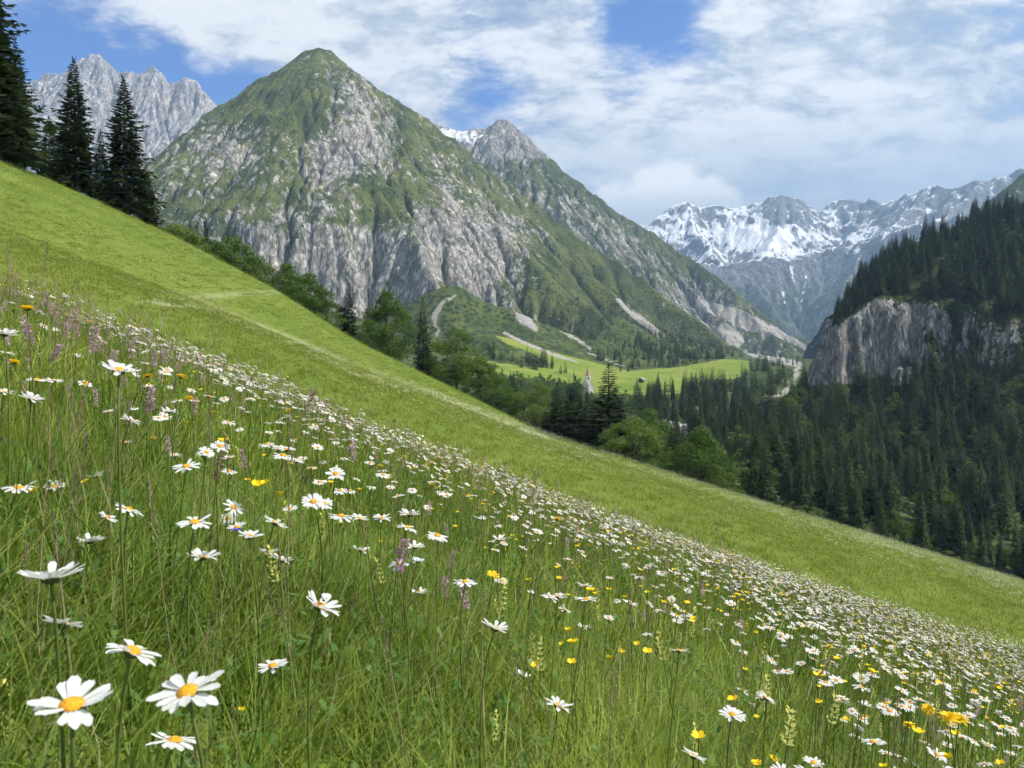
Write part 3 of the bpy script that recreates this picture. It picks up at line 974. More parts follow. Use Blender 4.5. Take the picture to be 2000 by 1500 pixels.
def tree(kind, meshes, x, y, H, wid, label, group, cat='tree', z=None, rz=None):
    z0 = float(land_z(x, y)) if z is None else z
    e = bpy.data.objects.new(kind, None)
    e.empty_display_size = .5
    COL.objects.link(e)
    e.location = (x, y, z0 - .1)
    e.rotation_euler = (0, 0, random.uniform(0, 6.28) if rz is None else rz)
    e.scale = (H * wid, H * wid, H)
    link("trunk", meshes[0], e)
    link("crown", meshes[1], e)
    tag(e, label, cat, group)
    return e


# the trees that stand out, told by where they show in the photograph: kind, variant, column, distance, row of the top, width factor, label
KEY = [
    ('s', 0, 2, 118, -95, 1.35, 'tallest dark spruce cut by the top left corner of the picture'),
    ('s', 1, 42, 126, 75, 1.2, 'dark spruce against the tall corner spruce, on its right'),
    ('s', 2, 150, 142, 112, 1.42, 'tall dark spruce, second of the big ones from the left edge'),
    ('s', 0, 248, 147, 146, 1.45, 'broad dark spruce at the right end of the big left group'),
    ('s', 1, 100, 150, 225, 1.25, 'lower dark spruce filling the gap between the tall left ones'),
    ('s', 2, 200, 160, 255, 1.3, 'lower dark spruce between the two tall spruces on the left'),
    ('s', 1, 290, 156, 320, 1.2, 'small spruce at the foot of the broad left-hand spruce'),
    ('b', 1, 345, 196, 432, 1.3, 'pale leafy bush just right of the big left spruces'),
    ('s', 0, 372, 232, 428, 1.2, 'small dark spruce behind the meadow edge below the rocky bowl'),
    ('s', 2, 400, 228, 424, 1.1, 'pointed small spruce, tallest of the row along the meadow edge'),
    ('b', 0, 420, 205, 470, 1.3, 'round green bush in the row along the meadow edge'),
    ('b', 2, 455, 218, 458, 1.2, 'leafy tree in the middle of the row along the meadow edge'),
    ('s', 1, 480, 245, 478, 1.2, 'dark spruce in the row left of the grassy gap'),
    ('b', 3, 505, 220, 505, 1.2, 'low leafy tree at the lower end of the meadow edge row'),
    ('s', 0, 528, 250, 500, 1.1, 'last small spruce of the row above the grassy gap'),
    ('b', 0, 562, 212, 515, 1.0, 'leafy tree beside the grassy gap, left of the rounded one'),
    ('b', 2, 604, 200, 530, 1.15, 'rounded dark leafy tree sloping down over the meadow edge'),
    ('b', 1, 636, 204, 580, 1.2, 'small leafy tree between the rounded tree and the lone spruce'),
    ('s', 1, 679, 205, 552, 1.2, 'lone dark spruce on the skyline of the middle meadow'),
    ('b', 0, 755, 222, 568, .82, 'tall leafy tree between the lone spruce and the slim one'),
    ('b', 2, 718, 215, 622, 1.1, 'low leafy tree at the foot of the lone spruce'),
    ('s', 2, 826, 226, 583, 1.05, 'slim dark spruce in front of the white scree path'),
    ('b', 3, 890, 222, 636, .95, 'broad bright green leafy tree below the scree path'),
    ('b', 1, 938, 228, 690, 1.0, 'leafy tree right of the broad bright green one'),
    ('b', 0, 868, 226, 700, 1.0, 'leafy tree under the slim spruce'),
    ('s', 0, 1004, 290, 728, 1.25, 'dark spruce standing alone left of the church'),
    ('b', 2, 972, 262, 728, 1.0, 'leafy tree left of the dark spruce near the church'),
    ('b', 3, 1048, 262, 742, 1.0, 'leafy tree left of the two spruces below the church'),
    ('s', 1, 1088, 246, 748, 1.8, 'left one of the close dark spruces below the church'),
    ('s', 0, 1122, 232, 735, 2.0, 'dark spruce right below the white church'),
    ('s', 2, 1190, 218, 712, 2.5, 'big broad dark spruce right of the church'),
    ('b', 1, 1240, 205, 808, 1.15, 'pale rounded leafy tree under the big dark spruce'),
    ('b', 3, 1205, 214, 830, 1.0, 'low leafy tree at the foot of the big dark spruce'),
    ('b', 0, 1272, 240, 800, 1.2, 'leafy tree left of the house roof'),
    ('s', 1, 1318, 206, 822, 1.6, 'young green spruce right of the house roof'),
    ('s', 2, 1362, 262, 800, 1.8, 'dark spruce standing behind the large leafy tree on the meadow corner'),
    ('b', 0, 1372, 188, 836, 1.05, 'large dark green leafy tree at the lower meadow corner'),
    ('b', 2, 1284, 198, 868, 1.2, 'low leafy tree between the pale tree and the young spruce'),
    ('b', 1, 1402, 186, 902, .9, 'leafy bush at the right foot of the large leafy tree'),
    ('s', 0, 1140, 224, 800, 1.9, 'low dark spruce in front of the spruces below the church'),
    ('s', 1, 1065, 235, 800, 1.7, 'low dark spruce at the end of the middle meadow'),
]
SPR_KEYS = 0
for k, vi, px, D, top, wf, lab in KEY:
    x = at(px, 500, D).x
    zg = float(land_z(x, D))
    H = max(5.0, at(px, top, D).z - zg)
    if k == 's':
        SPR_KEYS += 1
        tree('spruce_tree', SP_NEAR[vi], x, D, H, wf * (1.0 if H > 18 else 1.15), lab, 'spruces round the home meadow')
    else:
        tree('broadleaf_tree', BR_NEAR[vi], x, D, H, wf * 1.0, lab, 'leafy trees along the meadow edge')

# ------------------------------------------------------------------ forests
def instancer(name, pts, rot, scl, idx, protos, label, cat):
    """stuff: copies of the prototype meshes on points"""
    coll = bpy.data.collections.new(name + "_kinds")
    for i, me in enumerate(protos):
        coll.objects.link(bpy.data.objects.new("%s_kind_%02d" % (name, i), me))
    me = bpy.data.meshes.new(name)
    n = len(pts)
    me.vertices.add(n); me.vertices.foreach_set('co', np.asarray(pts, np.float32).ravel())
    a = me.attributes.new('turn', 'FLOAT_VECTOR', 'POINT'); a.data.foreach_set('vector', np.asarray(rot, np.float32).ravel())
    scl = np.asarray(scl, np.float32)
    if scl.ndim == 1:
        scl = np.repeat(scl[:, None], 3, 1)
    a = me.attributes.new('size', 'FLOAT_VECTOR', 'POINT'); a.data.foreach_set('vector', scl.ravel())
    a = me.attributes.new('pick', 'INT', 'POINT'); a.data.foreach_set('value', np.asarray(idx, np.int32))
    ng = bpy.data.node_groups.new(name, 'GeometryNodeTree')
    ng.interface.new_socket('Geometry', in_out='INPUT', socket_type='NodeSocketGeometry')
    ng.interface.new_socket('Geometry', in_out='OUTPUT', socket_type='NodeSocketGeometry')
    gi, go = ng.nodes.new('NodeGroupInput'), ng.nodes.new('NodeGroupOutput')
    ci = ng.nodes.new('GeometryNodeCollectionInfo'); ci.inputs['Collection'].default_value = coll
    ci.inputs['Separate Children'].default_value = True; ci.inputs['Reset Children'].default_value = True
    ip = ng.nodes.new('GeometryNodeInstanceOnPoints'); ip.inputs['Pick Instance'].default_value = True

    def named(nm, typ):
        q = ng.nodes.new('GeometryNodeInputNamedAttribute'); q.data_type = typ; q.inputs['Name'].default_value = nm
        return q.outputs['Attribute']
    e2r = ng.nodes.new('FunctionNodeEulerToRotation')
    L = ng.links.new
    L(named('turn', 'FLOAT_VECTOR'), e2r.inputs[0])
    L(gi.outputs[0], ip.inputs['Points']); L(ci.outputs[0], ip.inputs['Instance'])
    L(named('pick', 'INT'), ip.inputs['Instance Index']); L(e2r.outputs[0], ip.inputs['Rotation']); L(named('size', 'FLOAT_VECTOR'), ip.inputs['Scale'])
    L(ip.outputs[0], go.inputs[0])
    ob = link(name, me)
    md = ob.modifiers.new('scatter', 'NODES'); md.node_group = ng
    tag(ob, label, cat, None, 'stuff')
    return ob


def sample(box, dens, polys, hmin, hmax, rg, ground=land_z, off=0.0):
    x0, x1, y0, y1 = box
    n = int((x1 - x0) * (y1 - y0) * dens)
    x, y = rg.uniform(x0, x1, n), rg.uniform(y0, y1, n)
    z = ground(x, y)
    px, py = project(x, y, z)
    k = np.zeros(n, bool)
    for p in polys:
        k |= poly_mask(px, py + off, p)
    k &= (px > -60) & (px < 2080)
    # drop trees that stand wholly behind the home meadow
    top = rg.uniform(hmin, hmax, n) * (1 - .5 * rg.random(n) ** 2.5)
    _, pt = project(x, y, z + top)
    rim = np.interp(px, [0, 320, 540, 700, 860, 1050, 1250, 1450, 2000, 2200], [310, 450, 565, 668, 745, 840, 905, 970, 1135, 1190])
    k &= pt < rim + 10
    return np.stack([x, y, z, top, px, py], 1)[k]


rg = np.random.default_rng(77)
P_LOW = [(1425, 975), (1440, 880), (1490, 825), (1560, 768), (1620, 765), (1700, 752), (1850, 735), (2080, 712), (2090, 1200), (2000, 1165), (1700, 1090)]
P_TOP = [(1590, 700), (1630, 622), (1672, 560), (1720, 520), (1800, 470), (2090, 350), (2090, 640), (1900, 620), (1800, 610), (1740, 605), (1690, 612), (1640, 655)]
P_VAL = [(1235, 790), (1330, 778), (1420, 790), (1480, 812), (1500, 830), (1440, 900), (1425, 975), (1330, 900), (1250, 850)]
P_SUN = [(1345, 752), (1400, 748), (1440, 745), (1470, 712), (1540, 735), (1545, 752), (1500, 780), (1440, 790), (1330, 772)]
P_FOOT = [(1190, 690), (1250, 655), (1310, 640), (1350, 640), (1420, 680), (1460, 698), (1400, 704), (1330, 716), (1225, 722), (1160, 704)]
P_SLOPE = [(1060, 590), (1160, 560), (1250, 570), (1340, 620), (1420, 672), (1300, 660), (1200, 690), (1120, 660)]
P_CLUMP = [(985, 690), (1030, 705), (1078, 705), (1080, 728), (1005, 722)]
P_CLUMP2 = [(870, 660), (940, 668), (990, 690), (1000, 705), (940, 700), (880, 690)]
P_TOWN = [(930, 740), (1000, 745), (1085, 765), (1150, 780), (1235, 800), (1250, 850), (1180, 870), (1060, 845), (950, 780)]
P_FAR = [(1470, 690), (1560, 682), (1575, 715), (1480, 715)]
P_LEFT = [(320, 500), (420, 520), (540, 590), (640, 640), (760, 700), (680, 690), (540, 620), (320, 510)]
S = []      # spruces: x y z h px py
B = []      # leafy trees
low = sample((60, 520, 270, 560), .0155, [P_LOW], 17, 29, rg)
leafy = (rg.random(len(low)) < .16 + .35 * spot(low[:, 4], low[:, 5], 1690, 850, 70, 1.0) + .4 * spot(low[:, 4], low[:, 5], 1560, 800, 40, 1.0))
S.append(low[~leafy]); b_ = low[leafy]; b_[:, 3] *= .6; B.append(b_)
S.append(sample((150, 560, 480, 760), .022, [P_TOP], 13, 24, rg))
S.append(sample((240, 560, 440, 600), .022, [[(1800, 760), (1815, 560), (2090, 520), (2090, 740)]], 10, 19, rg))
S.append(sample((80, 260, 300, 700), .008, [P_VAL], 16, 27, rg))
S.append(sample((120, 420, 600, 1150), .0042, [P_SUN], 14, 24, rg))
S.append(sample((90, 420, 900, 1500), .0060, [P_FOOT], 10, 19, rg))
S.append(sample((20, 420, 1050, 1700), .0016, [P_SLOPE], 7, 14, rg))
S.append(sample((-20, 80, 600, 1000), .010, [P_CLUMP], 12, 22, rg))
q = sample((-120, 10, 500, 1000), .006, [P_CLUMP2], 8, 15, rg); B.append(q[::2]); S.append(q[1::2])
q = sample((-40, 160, 300, 800), .0060, [P_TOWN], 9, 20, rg); lf = rg.random(len(q)) < .45; B.append(q[lf]); S.append(q[~lf])
S.append(sample((280, 800, 900, 2400), .0030, [P_FAR], 9, 16, rg))
# a few small ones out on the bright meadow's rim
S.append(np.array([[*(lambda p, z: (p.x, p.y, z))(at(px, 745, D), 0), h, px, 745] for px, D, h in ((1095, 820, 12), (1104, 828, 14), (1121, 815, 10), (1212, 905, 14), (1226, 910, 15), (1300, 722, 14), (1310, 716, 17), (1405, 800, 18), (1415, 806, 20), (1425, 790, 17), (1392, 782, 16), (1372, 772, 19), (1334, 720, 17), (1341, 715, 21), (1349, 722, 20), (1356, 730, 15), (1478, 800, 20), (1440, 760, 18), (1456, 770, 19))]))
S = np.concatenate(S); B = np.concatenate(B)
for arr in (S, B):
    arr[:, 2] = land_z(arr[:, 0], arr[:, 1])
# keep the slopes of bare rock bare
if True:
    i = np.clip(((S[:, 0] - C.x[0]) / C.cell).astype(int), 0, len(C.x) - 1); j = np.clip(((S[:, 1] - C.y[0]) / C.cell).astype(int), 0, len(C.y) - 1)
    steep = np.where(C.inside(S[:, 0], S[:, 1]), sl[j, i], 0)
    S = S[(steep < np.where(S[:, 4] > 1800, np.where(rg.random(len(S)) < .35, 5.0, 2.0), np.where(S[:, 5] < 600, 2.6, 1.5)))]
S = S[np.argsort(-S[:, 3] / S[:, 1])]
B = B[np.argsort(-B[:, 3] / B[:, 1])]
print("spruces", len(S), "leafy", len(B))
SM_MID = [join_mesh("spruce", p) for p in SP_MID]; SM_FAR = [join_mesh("spruce_far", p) for p in SP_FAR]
LM_MID = [join_mesh("larch", p) for p in LA_MID]
BM_FAR = [join_mesh("broadleaf", p) for p in BR_FAR]


def forest_label(px, py, D, h):
    """what tells a tree of the wood from the others: its size, and the nearest thing one can find"""
    size = 'tall' if h > 24 else ('short' if h < 18 else 'middling')
    if D > 800:
        return size + ' spruce in the sunlit wood behind the bright village meadow', 'spruces behind the village meadow'
    if px < 1440 and py < 790:
        return size + ' dark spruce standing round the church and the village meadow', 'spruces round the village'
    if px > 1560 and py < 715:
        where = 'over the pale left end of the cliff' if px < 1760 else 'towards the right edge of the picture'
        return size + ' dark spruce on top of the crag ' + where, 'spruces on top of the crag'
    if px < 1500:
        where = 'close behind the leafy trees' if D < 400 else 'near the pale stream bed'
        return size + ' dark spruce in the hollow ' + where, 'spruces in the hollow'
    row = 'at the foot of the cliff' if py < 830 else ('half way down the slope' if py < 960 else 'just above the meadow rim')
    where = 'left' if px < 1650 else ('middle' if px < 1830 else 'right')
    return '%s dark spruce %s, %s part of the shaded wood' % (size, row, where), 'spruces in the wood below the cliff'


N_IND = 300 - SPR_KEYS - 2
for r_ in S[:N_IND]:
    lab, grp = forest_label(r_[4], r_[5], r_[1], r_[3])
    larch = rg.random() < .13 and r_[4] > 1500
    ms = LM_MID if larch else SM_MID
    o = link('larch_tree' if larch else 'spruce_tree', ms[int(rg.integers(len(ms)))], None, (r_[0], r_[1], r_[2] - .3), (0, 0, rg.uniform(0, 6.28)), (r_[3] * rg.uniform(.72, 1.35),) * 2 + (r_[3],))
    if larch:
        lab, grp = 'paler larch among the dark spruces ' + ('above the cliff' if r_[5] < 715 else ('high in the wood' if r_[5] < 880 else 'low in the wood')) + (' on the left' if r_[4] < 1750 else ' on the right'), 'larches among the spruces'
    tag(o, lab, 'tree', grp)
rest = S[N_IND:]
near = rest[:, 1] < 700
pick = np.where(near, rg.integers(0, 4, len(rest)), 4 + rg.integers(0, 3, len(rest)))
w = rest[:, 3] * rg.uniform(.72, 1.35, len(rest))
instancer("spruce_forest", rest[:, :3] - np.array([0, 0, .3]), np.stack([0 * w, 0 * w, rg.uniform(0, 6.28, len(w))], 1), np.stack([w, w, rest[:, 3]], 1), pick, SM_MID + SM_FAR,
          'spruce wood covering the far slopes and the gaps between single trees', 'forest')
for r_ in B[:230]:
    if r_[4] > 1500:
        lab, grp = 'leafy tree among the spruces ' + ('close under the grey cliff' if r_[5] < 830 else ('half way down the wood' if r_[5] < 940 else 'above the meadow rim')) + (', left part' if r_[4] < 1650 else (', middle part' if r_[4] < 1830 else ', right part')), 'leafy trees below the cliff'
    else:
        lab, grp = 'small leafy tree ' + ('under the talus left of the church' if r_[1] > 620 else 'below the church behind the meadow') + (', left end' if r_[4] < 985 else (', middle' if r_[4] < 1100 else ', right end')), 'leafy trees near the church'
    o = link('broadleaf_tree', BM_FAR[int(rg.integers(2))], None, (r_[0], r_[1], r_[2] - .2), (0, 0, rg.uniform(0, 6.28)), (r_[3] * rg.uniform(.9, 1.2),) * 2 + (r_[3],))
    tag(o, lab, 'tree', grp)

# undergrowth that hides the floor of the wood, and dwarf pine on the talus and the green flank
q = sample((60, 520, 270, 560), .030, [P_LOW], 2.0, 4.5, rg)
q2 = sample((150, 560, 480, 700), .020, [P_TOP], 2.0, 4.0, rg)
q3 = sample((-60, 300, 300, 900), .010, [P_TOWN, P_VAL, P_SUN, P_CLUMP2], 2.0, 5.0, rg)
q = np.concatenate([q, q2, q3]); n = len(q)
w = q[:, 3] * rg.uniform(1.2, 2.0, n)
BUSH = [join_mesh("bush", broad_meshes(s_, 12, 40, .06, wide=.6, mat=m_, low=.0)) for s_, m_ in ((61, LEAF), (62, LEAF_B), (63, LEAF))]
instancer("undergrowth", q[:, :3] - np.array([0, 0, .2]), np.stack([0 * w, 0 * w, rg.uniform(0, 6.28, n)], 1), np.stack([w, w, q[:, 3]], 1), rg.integers(0, 3, n), BUSH, 'leafy undergrowth between the trees of the valley woods', 'undergrowth')
P_SCRUB = [(860, 600), (900, 580), (1000, 560), (1100, 520), (1200, 560), (1300, 610), (1400, 668), (1420, 690), (1320, 712), (1200, 716), (1100, 690), (960, 650), (850, 655)]
P_SCRUB2 = [(420, 220), (560, 150), (640, 200), (760, 330), (900, 400), (1050, 440), (1200, 530), (1100, 560), (900, 500), (700, 420), (560, 380), (420, 400), (340, 330)]
q = sample((-300, 420, 900, 1700), .0075, [P_SCRUB], 1.5, 3.6, rg)
q2 = sample((-700, 300, 1300, 1950), .0032, [P_SCRUB2], 1.5, 3.2, rg)
q = np.concatenate([q, q2])
k = rg.random(len(q)) < .5 + 1.2 * fbm(q[:, 0] / 40, q[:, 1] / 40, 3, 91)
q = q[k]; n = len(q)
w = q[:, 3] * rg.uniform(1.3, 2.4, n)
PINE = [join_mesh("dwarf_pine", broad_meshes(s_, 8, 26, .09, wide=.6, mat=NEEDLE_FAR, low=.0)) for s_ in (71, 72)]
print("scrub", n)
instancer("dwarf_pine_scrub", q[:, :3] - np.array([0, 0, .3]), np.stack([0 * w, 0 * w, rg.uniform(0, 6.28, n)], 1), np.stack([w, w, q[:, 3]], 1), rg.integers(0, 2, n), PINE, 'dark dwarf pine dotted over the talus and the green flank of the pyramid peak', 'scrub')

# ------------------------------------------------------------------ buildings in the valley
def plain(name, col_, rough=.85, var=.25, sc=3.0, bump=0.0):
    m, t = new_mat(name)
    nz = t.noise(t.n('ShaderNodeTexCoord').outputs['Object'], sc, 4, .65)
    c = t.mix(t.rng(nz, .3, .7), tuple(x * (1 - var) for x in col_), col_)
    ins = {'Base Color': c, 'Roughness': rough, 'Specular IOR Level': .25}
    if bump:
        ins['Normal'] = t.n('ShaderNodeBump', {'Height': nz, 'Strength': bump, 'Distance': .05}).outputs[0]
    out(t, t.n('ShaderNodeBsdfPrincipled', ins).outputs[0])
    return m


RENDER = plain("white_render", (.78, .76, .72), var=.08)
SLATE = plain("pale_shingle", (.52, .50, .48), var=.25)
SPIRE = plain("red_shingle", (.44, .29, .20), var=.25)
WOOD = plain("weathered_wood", (.16, .10, .06), var=.4, sc=6)
TIN = plain("roof_metal", (.36, .37, .38), rough=.45, var=.15)
DARK = plain("window_dark", (.03, .035, .04), rough=.2, var=.1)


def gable(mb, L, Wd, h0, h1, over=.4, th=.25, mi=0):
    """gable roof along y, eaves at h0, ridge at h1"""
    y0, y1 = -L / 2 - over, L / 2 + over
    k = (h1 - h0) / (Wd / 2)
    e = Wd / 2 + over
    for s in (-1, 1):
        a = [Vector((s * e, y, h0 - over * k + q)) for y in (y0, y1) for q in (0, th)]
        b = [Vector((s * .0, y, h1 + q)) for y in (y0, y1) for q in (0, th)]
        v = [a[0], a[2], b[2], b[0], a[1], a[3], b[3], b[1]]
        fs = [(0, 1, 2, 3), (7, 6, 5, 4), (0, 4, 5, 1), (1, 5, 6, 2), (2, 6, 7, 3), (3, 7, 4, 0)]
        mb.add(v, fs if s > 0 else [tuple(reversed(f)) for f in fs], mi)


def house_walls(L, Wd, h0, h1):
    mb = MB()
    a, b = Wd / 2, L / 2
    v = [Vector(p) for p in ((-a, -b, -3), (a, -b, -3), (a, b, -3), (-a, b, -3), (-a, -b, h0), (a, -b, h0), (a, b, h0), (-a, b, h0), (0, -b, h1), (0, b, h1))]
    mb.add(v, [(0, 1, 5, 8, 4), (2, 3, 7, 9, 6), (1, 2, 6, 5), (3, 0, 4, 7), (4, 8, 9, 7), (5, 6, 9, 8)])
    return mb


def building(name, px, D, rz, label, cat, parts, lift=0.0):
    p = at(px, 700, D)
    e = bpy.data.objects.new(name, None)
    COL.objects.link(e)
    e.location = (p.x, D, float(land_z(p.x, D)) + lift)
    e.rotation_euler = (0, 0, rz)
    tag(e, label, cat)
    for nm, me, kids in parts:
        o = link(nm, me, e)
        for kn, km in kids:
            link(kn, km, o)
    return e


def window_mesh(x, y, z, w, h, axis):
    mb = MB()
    mb.box((x, y, z), (.16, w, h) if axis == 'x' else (w, .16, h))
    return mb.mesh("window_pane", DARK)


# church
L_, W_ = 14.0, 10.0
wl = house_walls(L_, W_, 6.5, 13.5).mesh("church_wall", RENDER)
mb = MB(); gable(mb, L_, W_, 6.5, 13.5, .4, .3); rf = mb.mesh("church_roof", SLATE)
mb = MB(); mb.box((-1.2, -9.4, 7.5), (4.2, 4.2, 21)); tw = mb.mesh("church_tower", RENDER)
mb = MB()
for k in range(8):
    pass
ring = [(2.45, 18.0), (1.9, 19.2), (1.55, 21.0), (.75, 24.0), (.12, 28.0)]
o_ = []
for r0, z in ring:
    o_.append([Vector((-1.2 + r0 * math.cos(R(45 * k + 22.5)) * 1.05, -9.4 + r0 * math.sin(R(45 * k + 22.5)) * 1.05, z)) for k in range(8)])
vs = [v for r_ in o_ for v in r_]
fs = [(i * 8 + k, i * 8 + (k + 1) % 8, (i + 1) * 8 + (k + 1) % 8, (i + 1) * 8 + k) for i in range(len(ring) - 1) for k in range(8)]
mb.add(vs, fs + [tuple(range(7, -1, -1)), tuple(range(32, 40))]); sp_ = mb.mesh("church_spire", SPIRE)
mb = MB(); mb.box((-1.2, -9.4, 28.9), (.14, .14, 1.9)); mb.box((-1.2, -9.4, 29.2), (.9, .13, .15)); cr = mb.mesh("spire_cross", TIN)
parts = [("wall", wl, []), ("roof", rf, []), ("tower", tw, [("belfry_opening", window_mesh(-1.2, -11.5, 15.6, 1.3, 2.2, 'y')), ("belfry_opening", window_mesh(.9, -9.4, 15.6, 1.3, 2.2, 'x')),
         ("tower_window", window_mesh(-1.2, -11.5, 9.0, .8, 1.4, 'y'))]), ("spire", sp_, [("cross", cr)])]
for y in (-4.5, 0, 4.5):
    parts.append(("window", window_mesh(W_ / 2, y, 4.2, 1.2, 2.6, 'x'), []))
    parts.append(("window", window_mesh(-W_ / 2, y, 4.2, 1.2, 2.6, 'x'), []))
building("village_church", 1146, 735, R(8), 'small white church with a slender reddish spire above the trees', 'church', parts, lift=2.5)

# two houses below the village
def house(px, D, rz, label, L_, W_, h0, h1, rm, lift):
    wl = house_walls(L_, W_, h0, h1).mesh("house_wall", RENDER)
    mb = MB(); gable(mb, L_, W_, h0, h1, .8, .28); rf = mb.mesh("house_roof", rm)
    mb = MB(); mb.box((0, -L_ / 2 - .06, h0 * .78), (W_ * .94, .16, h0 * .36)); bd = mb.mesh("wood_cladding", WOOD)
    mb = MB(); mb.box((W_ * .2, L_ * .2, h1 + .1), (.8, .8, 1.9)); ch = mb.mesh("chimney", RENDER)
    parts = [("wall", wl, []), ("roof", rf, [("chimney", ch)]), ("gable_cladding", bd, [])]
    for x in (-W_ * .28, 0, W_ * .28):
        parts.append(("window", window_mesh(x, -L_ / 2 - .02, h0 * .30, 1.1, 1.3, 'y'), []))
    building("village_house", px, D, rz, label, 'house', parts, lift)


house(1303, 440, R(38), 'white house with a bright metal gable roof behind the leafy trees', 10.5, 8.5, 5.6, 8.6, TIN, 1.8)
house(1333, 455, R(60), 'grey roofed house half hidden between young spruce and dark spruce', 12, 9, 5.0, 7.6, SLATE, .4)
# hay barn on the bright meadow
wl = house_walls(6.5, 5.2, 2.6, 4.4).mesh("barn_wall", WOOD)
mb = MB(); gable(mb, 6.5, 5.2, 2.6, 4.4, .6, .2); rf = mb.mesh("barn_roof", TIN)
mb = MB(); mb.box((0, -3.31, .9), (1.7, .14, 1.9)); dr = mb.mesh("barn_door", DARK)
building("hay_barn", 1253, 800, R(-25), 'little wooden hay barn standing on the bright village meadow', 'barn', [("wall", wl, []), ("roof", rf, []), ("door", dr, [])], lift=.6)

# ------------------------------------------------------------------ grass of the home meadow
def tint_mat(name, a, b, dry, trans=.4, objvar=.4, rough=.5, spec=.3, psc=1.6):
    m, t = new_mat(name)
    f = t.math('ADD', t.math('MULTIPLY', t.attr('tint'), 1 - objvar), t.math('MULTIPLY', t.n('ShaderNodeObjectInfo').outputs['Random'], objvar))
    pn = t.noise(t.mapping(t.n('ShaderNodeNewGeometry').outputs['Position'], scale=(1, .5, 1), rot=(0, 0, R(-25))), psc, 3, .6)
    f = t.math('ADD', f, t.math('MULTIPLY', t.math('SUBTRACT', pn, .5), 1.3), clamp=True)
    c = t.mix(f, a, b)
    c = t.mix(t.rng(t.attr('tint'), .90, .93), c, dry)
    bs = t.n('ShaderNodeBsdfPrincipled', {'Base Color': c, 'Roughness': rough, 'Specular IOR Level': spec})
    tr = t.n('ShaderNodeBsdfTranslucent', {'Color': t.vmath('MULTIPLY', c, (1.35, 1.35, .8))})
    out(t, t.n('ShaderNodeMixShader', {0: trans, 1: bs.outputs[0], 2: tr.outputs[0]}).outputs[0])
    return m


GRASS_A = tint_mat("grass_blade", (.072, .135, .015), (.340, .410, .072), (.30, .27, .13), .42, 0.0)
GRASS_B = tint_mat("grass_blade_far", (.100, .155, .016), (.240, .278, .050), (.28, .28, .12), .38, .35, .6, .2, .22)
HERB = tint_mat("herb_leaf", (.055, .130, .022), (.150, .250, .050), (.12, .20, .05), .35, 0.0)
STRAW = leaf_mat("dry_stalk", (.20, .17, .10), (.36, .30, .17), .2, rough=.7)


def blades(rg, n, rad, hmin, hmax, wid, lean, seg=4, droop=.5):
    """grass blades as strips of quads: quads and a tint for each"""
    Q, T = [], []
    for i in range(n):
        a = rg.uniform(0, 6.283); r0 = rad * math.sqrt(rg.random())
        p = np.array([math.cos(a) * r0, math.sin(a) * r0, -.02])
        az = rg.uniform(0, 6.283)
        d = np.array([math.cos(az), math.sin(az), 0])
        w = np.array([-d[1], d[0], 0])
        tw = rg.uniform(-.9, .9)
        w = w * math.cos(tw) + d * math.sin(tw)
        h = rg.uniform(hmin, hmax); ln = rg.uniform(.1, lean); dr = rg.uniform(0, droop)
        w0 = wid * rg.uniform(.6, 1.3)
        pts = []
        for k in range(seg + 1):
            u = k / seg
            q = p + d * h * (ln * u + dr * u ** 3) + np.array([0, 0, h * (u - .45 * dr * u ** 2.6)])
            ww = w0 * (1 - u ** 1.6) * (.75 + .5 * min(1, u * 3)) + .0002
            pts.append((q - w * ww * .5, q + w * ww * .5))
        tn = rg.random()
        for k in range(seg):
            Q.append((pts[k][0], pts[k][1], pts[k + 1][1], pts[k + 1][0])); T.append(tn)
    return np.array(Q), np.array(T)


def herb(rg, n, hmax, size):
    """trefoil and oval leaves on short stalks"""
    Q, T = [], []
    for i in range(n):
        a = rg.uniform(0, 6.28); r0 = .07 * math.sqrt(rg.random())
        top = np.array([math.cos(a) * r0 * 1.6, math.sin(a) * r0 * 1.6, rg.uniform(.04, hmax)])
        base = np.array([math.cos(a) * r0 * .4, math.sin(a) * r0 * .4, 0])
        w = np.array([-math.sin(a), math.cos(a), 0]) * .0009
        tn = rg.random() * .85
        q0 = len(Q)
        Q.append((base - w, base + w, top + w, top - w))
        tilt = rg.normal(0, .45, 2)
        k3 = 3 if rg.random() < .5 else 1
        a0 = rg.uniform(0, 6.28)
        for k in range(k3):
            b = a0 + 2.094 * k
            d = np.array([math.cos(b), math.sin(b), tilt[0] * math.cos(b) + tilt[1] * math.sin(b) + .25]); s = np.array([-math.sin(b), math.cos(b), .1])
            l = size * rg.uniform(.6, 1.2) * (1.0 if k3 == 3 else 2.4); ww = l * (.40 if k3 == 3 else .16)
            Q.append((top, top + d * l * .45 + s * ww, top + d * l * .8 + s * ww * .8, top + d * l * .55))
            Q.append((top, top + d * l * .55, top + d * l * .8 - s * ww * .8, top + d * l * .45 - s * ww))
            Q.append((top + d * l * .55, top + d * l * .8 + s * ww * .8, top + d * l, top + d * l * .8 - s * ww * .8))
        T += [tn] * (len(Q) - q0)
    return np.array(Q), np.array(T)


rg = np.random.default_rng(5)
T0 = [blades(rg, 13, .05, .12, h, .0036, .45, 4, .6) for h in (.22, .27, .33, .26, .20)]
T0 += [blades(rg, 20, .06, .08, .28, .0019, .55, 3, .7) for _ in range(4)]
H0 = [herb(rg, 9, .14, .013) for _ in range(3)]
T1 = [blades(rg, 17, .10, .12, h, .0055, .45, 2, .6) for h in (.22, .26, .30, .24)]
T2 = [blades(rg, 46, .34, .06, h, .012, .7, 2, .6) for h in (.13, .15, .18)]
T3 = [blades(rg, 60, 1.1, .06, h, .035, .7, 2, .5) for h in (.14, .18)]


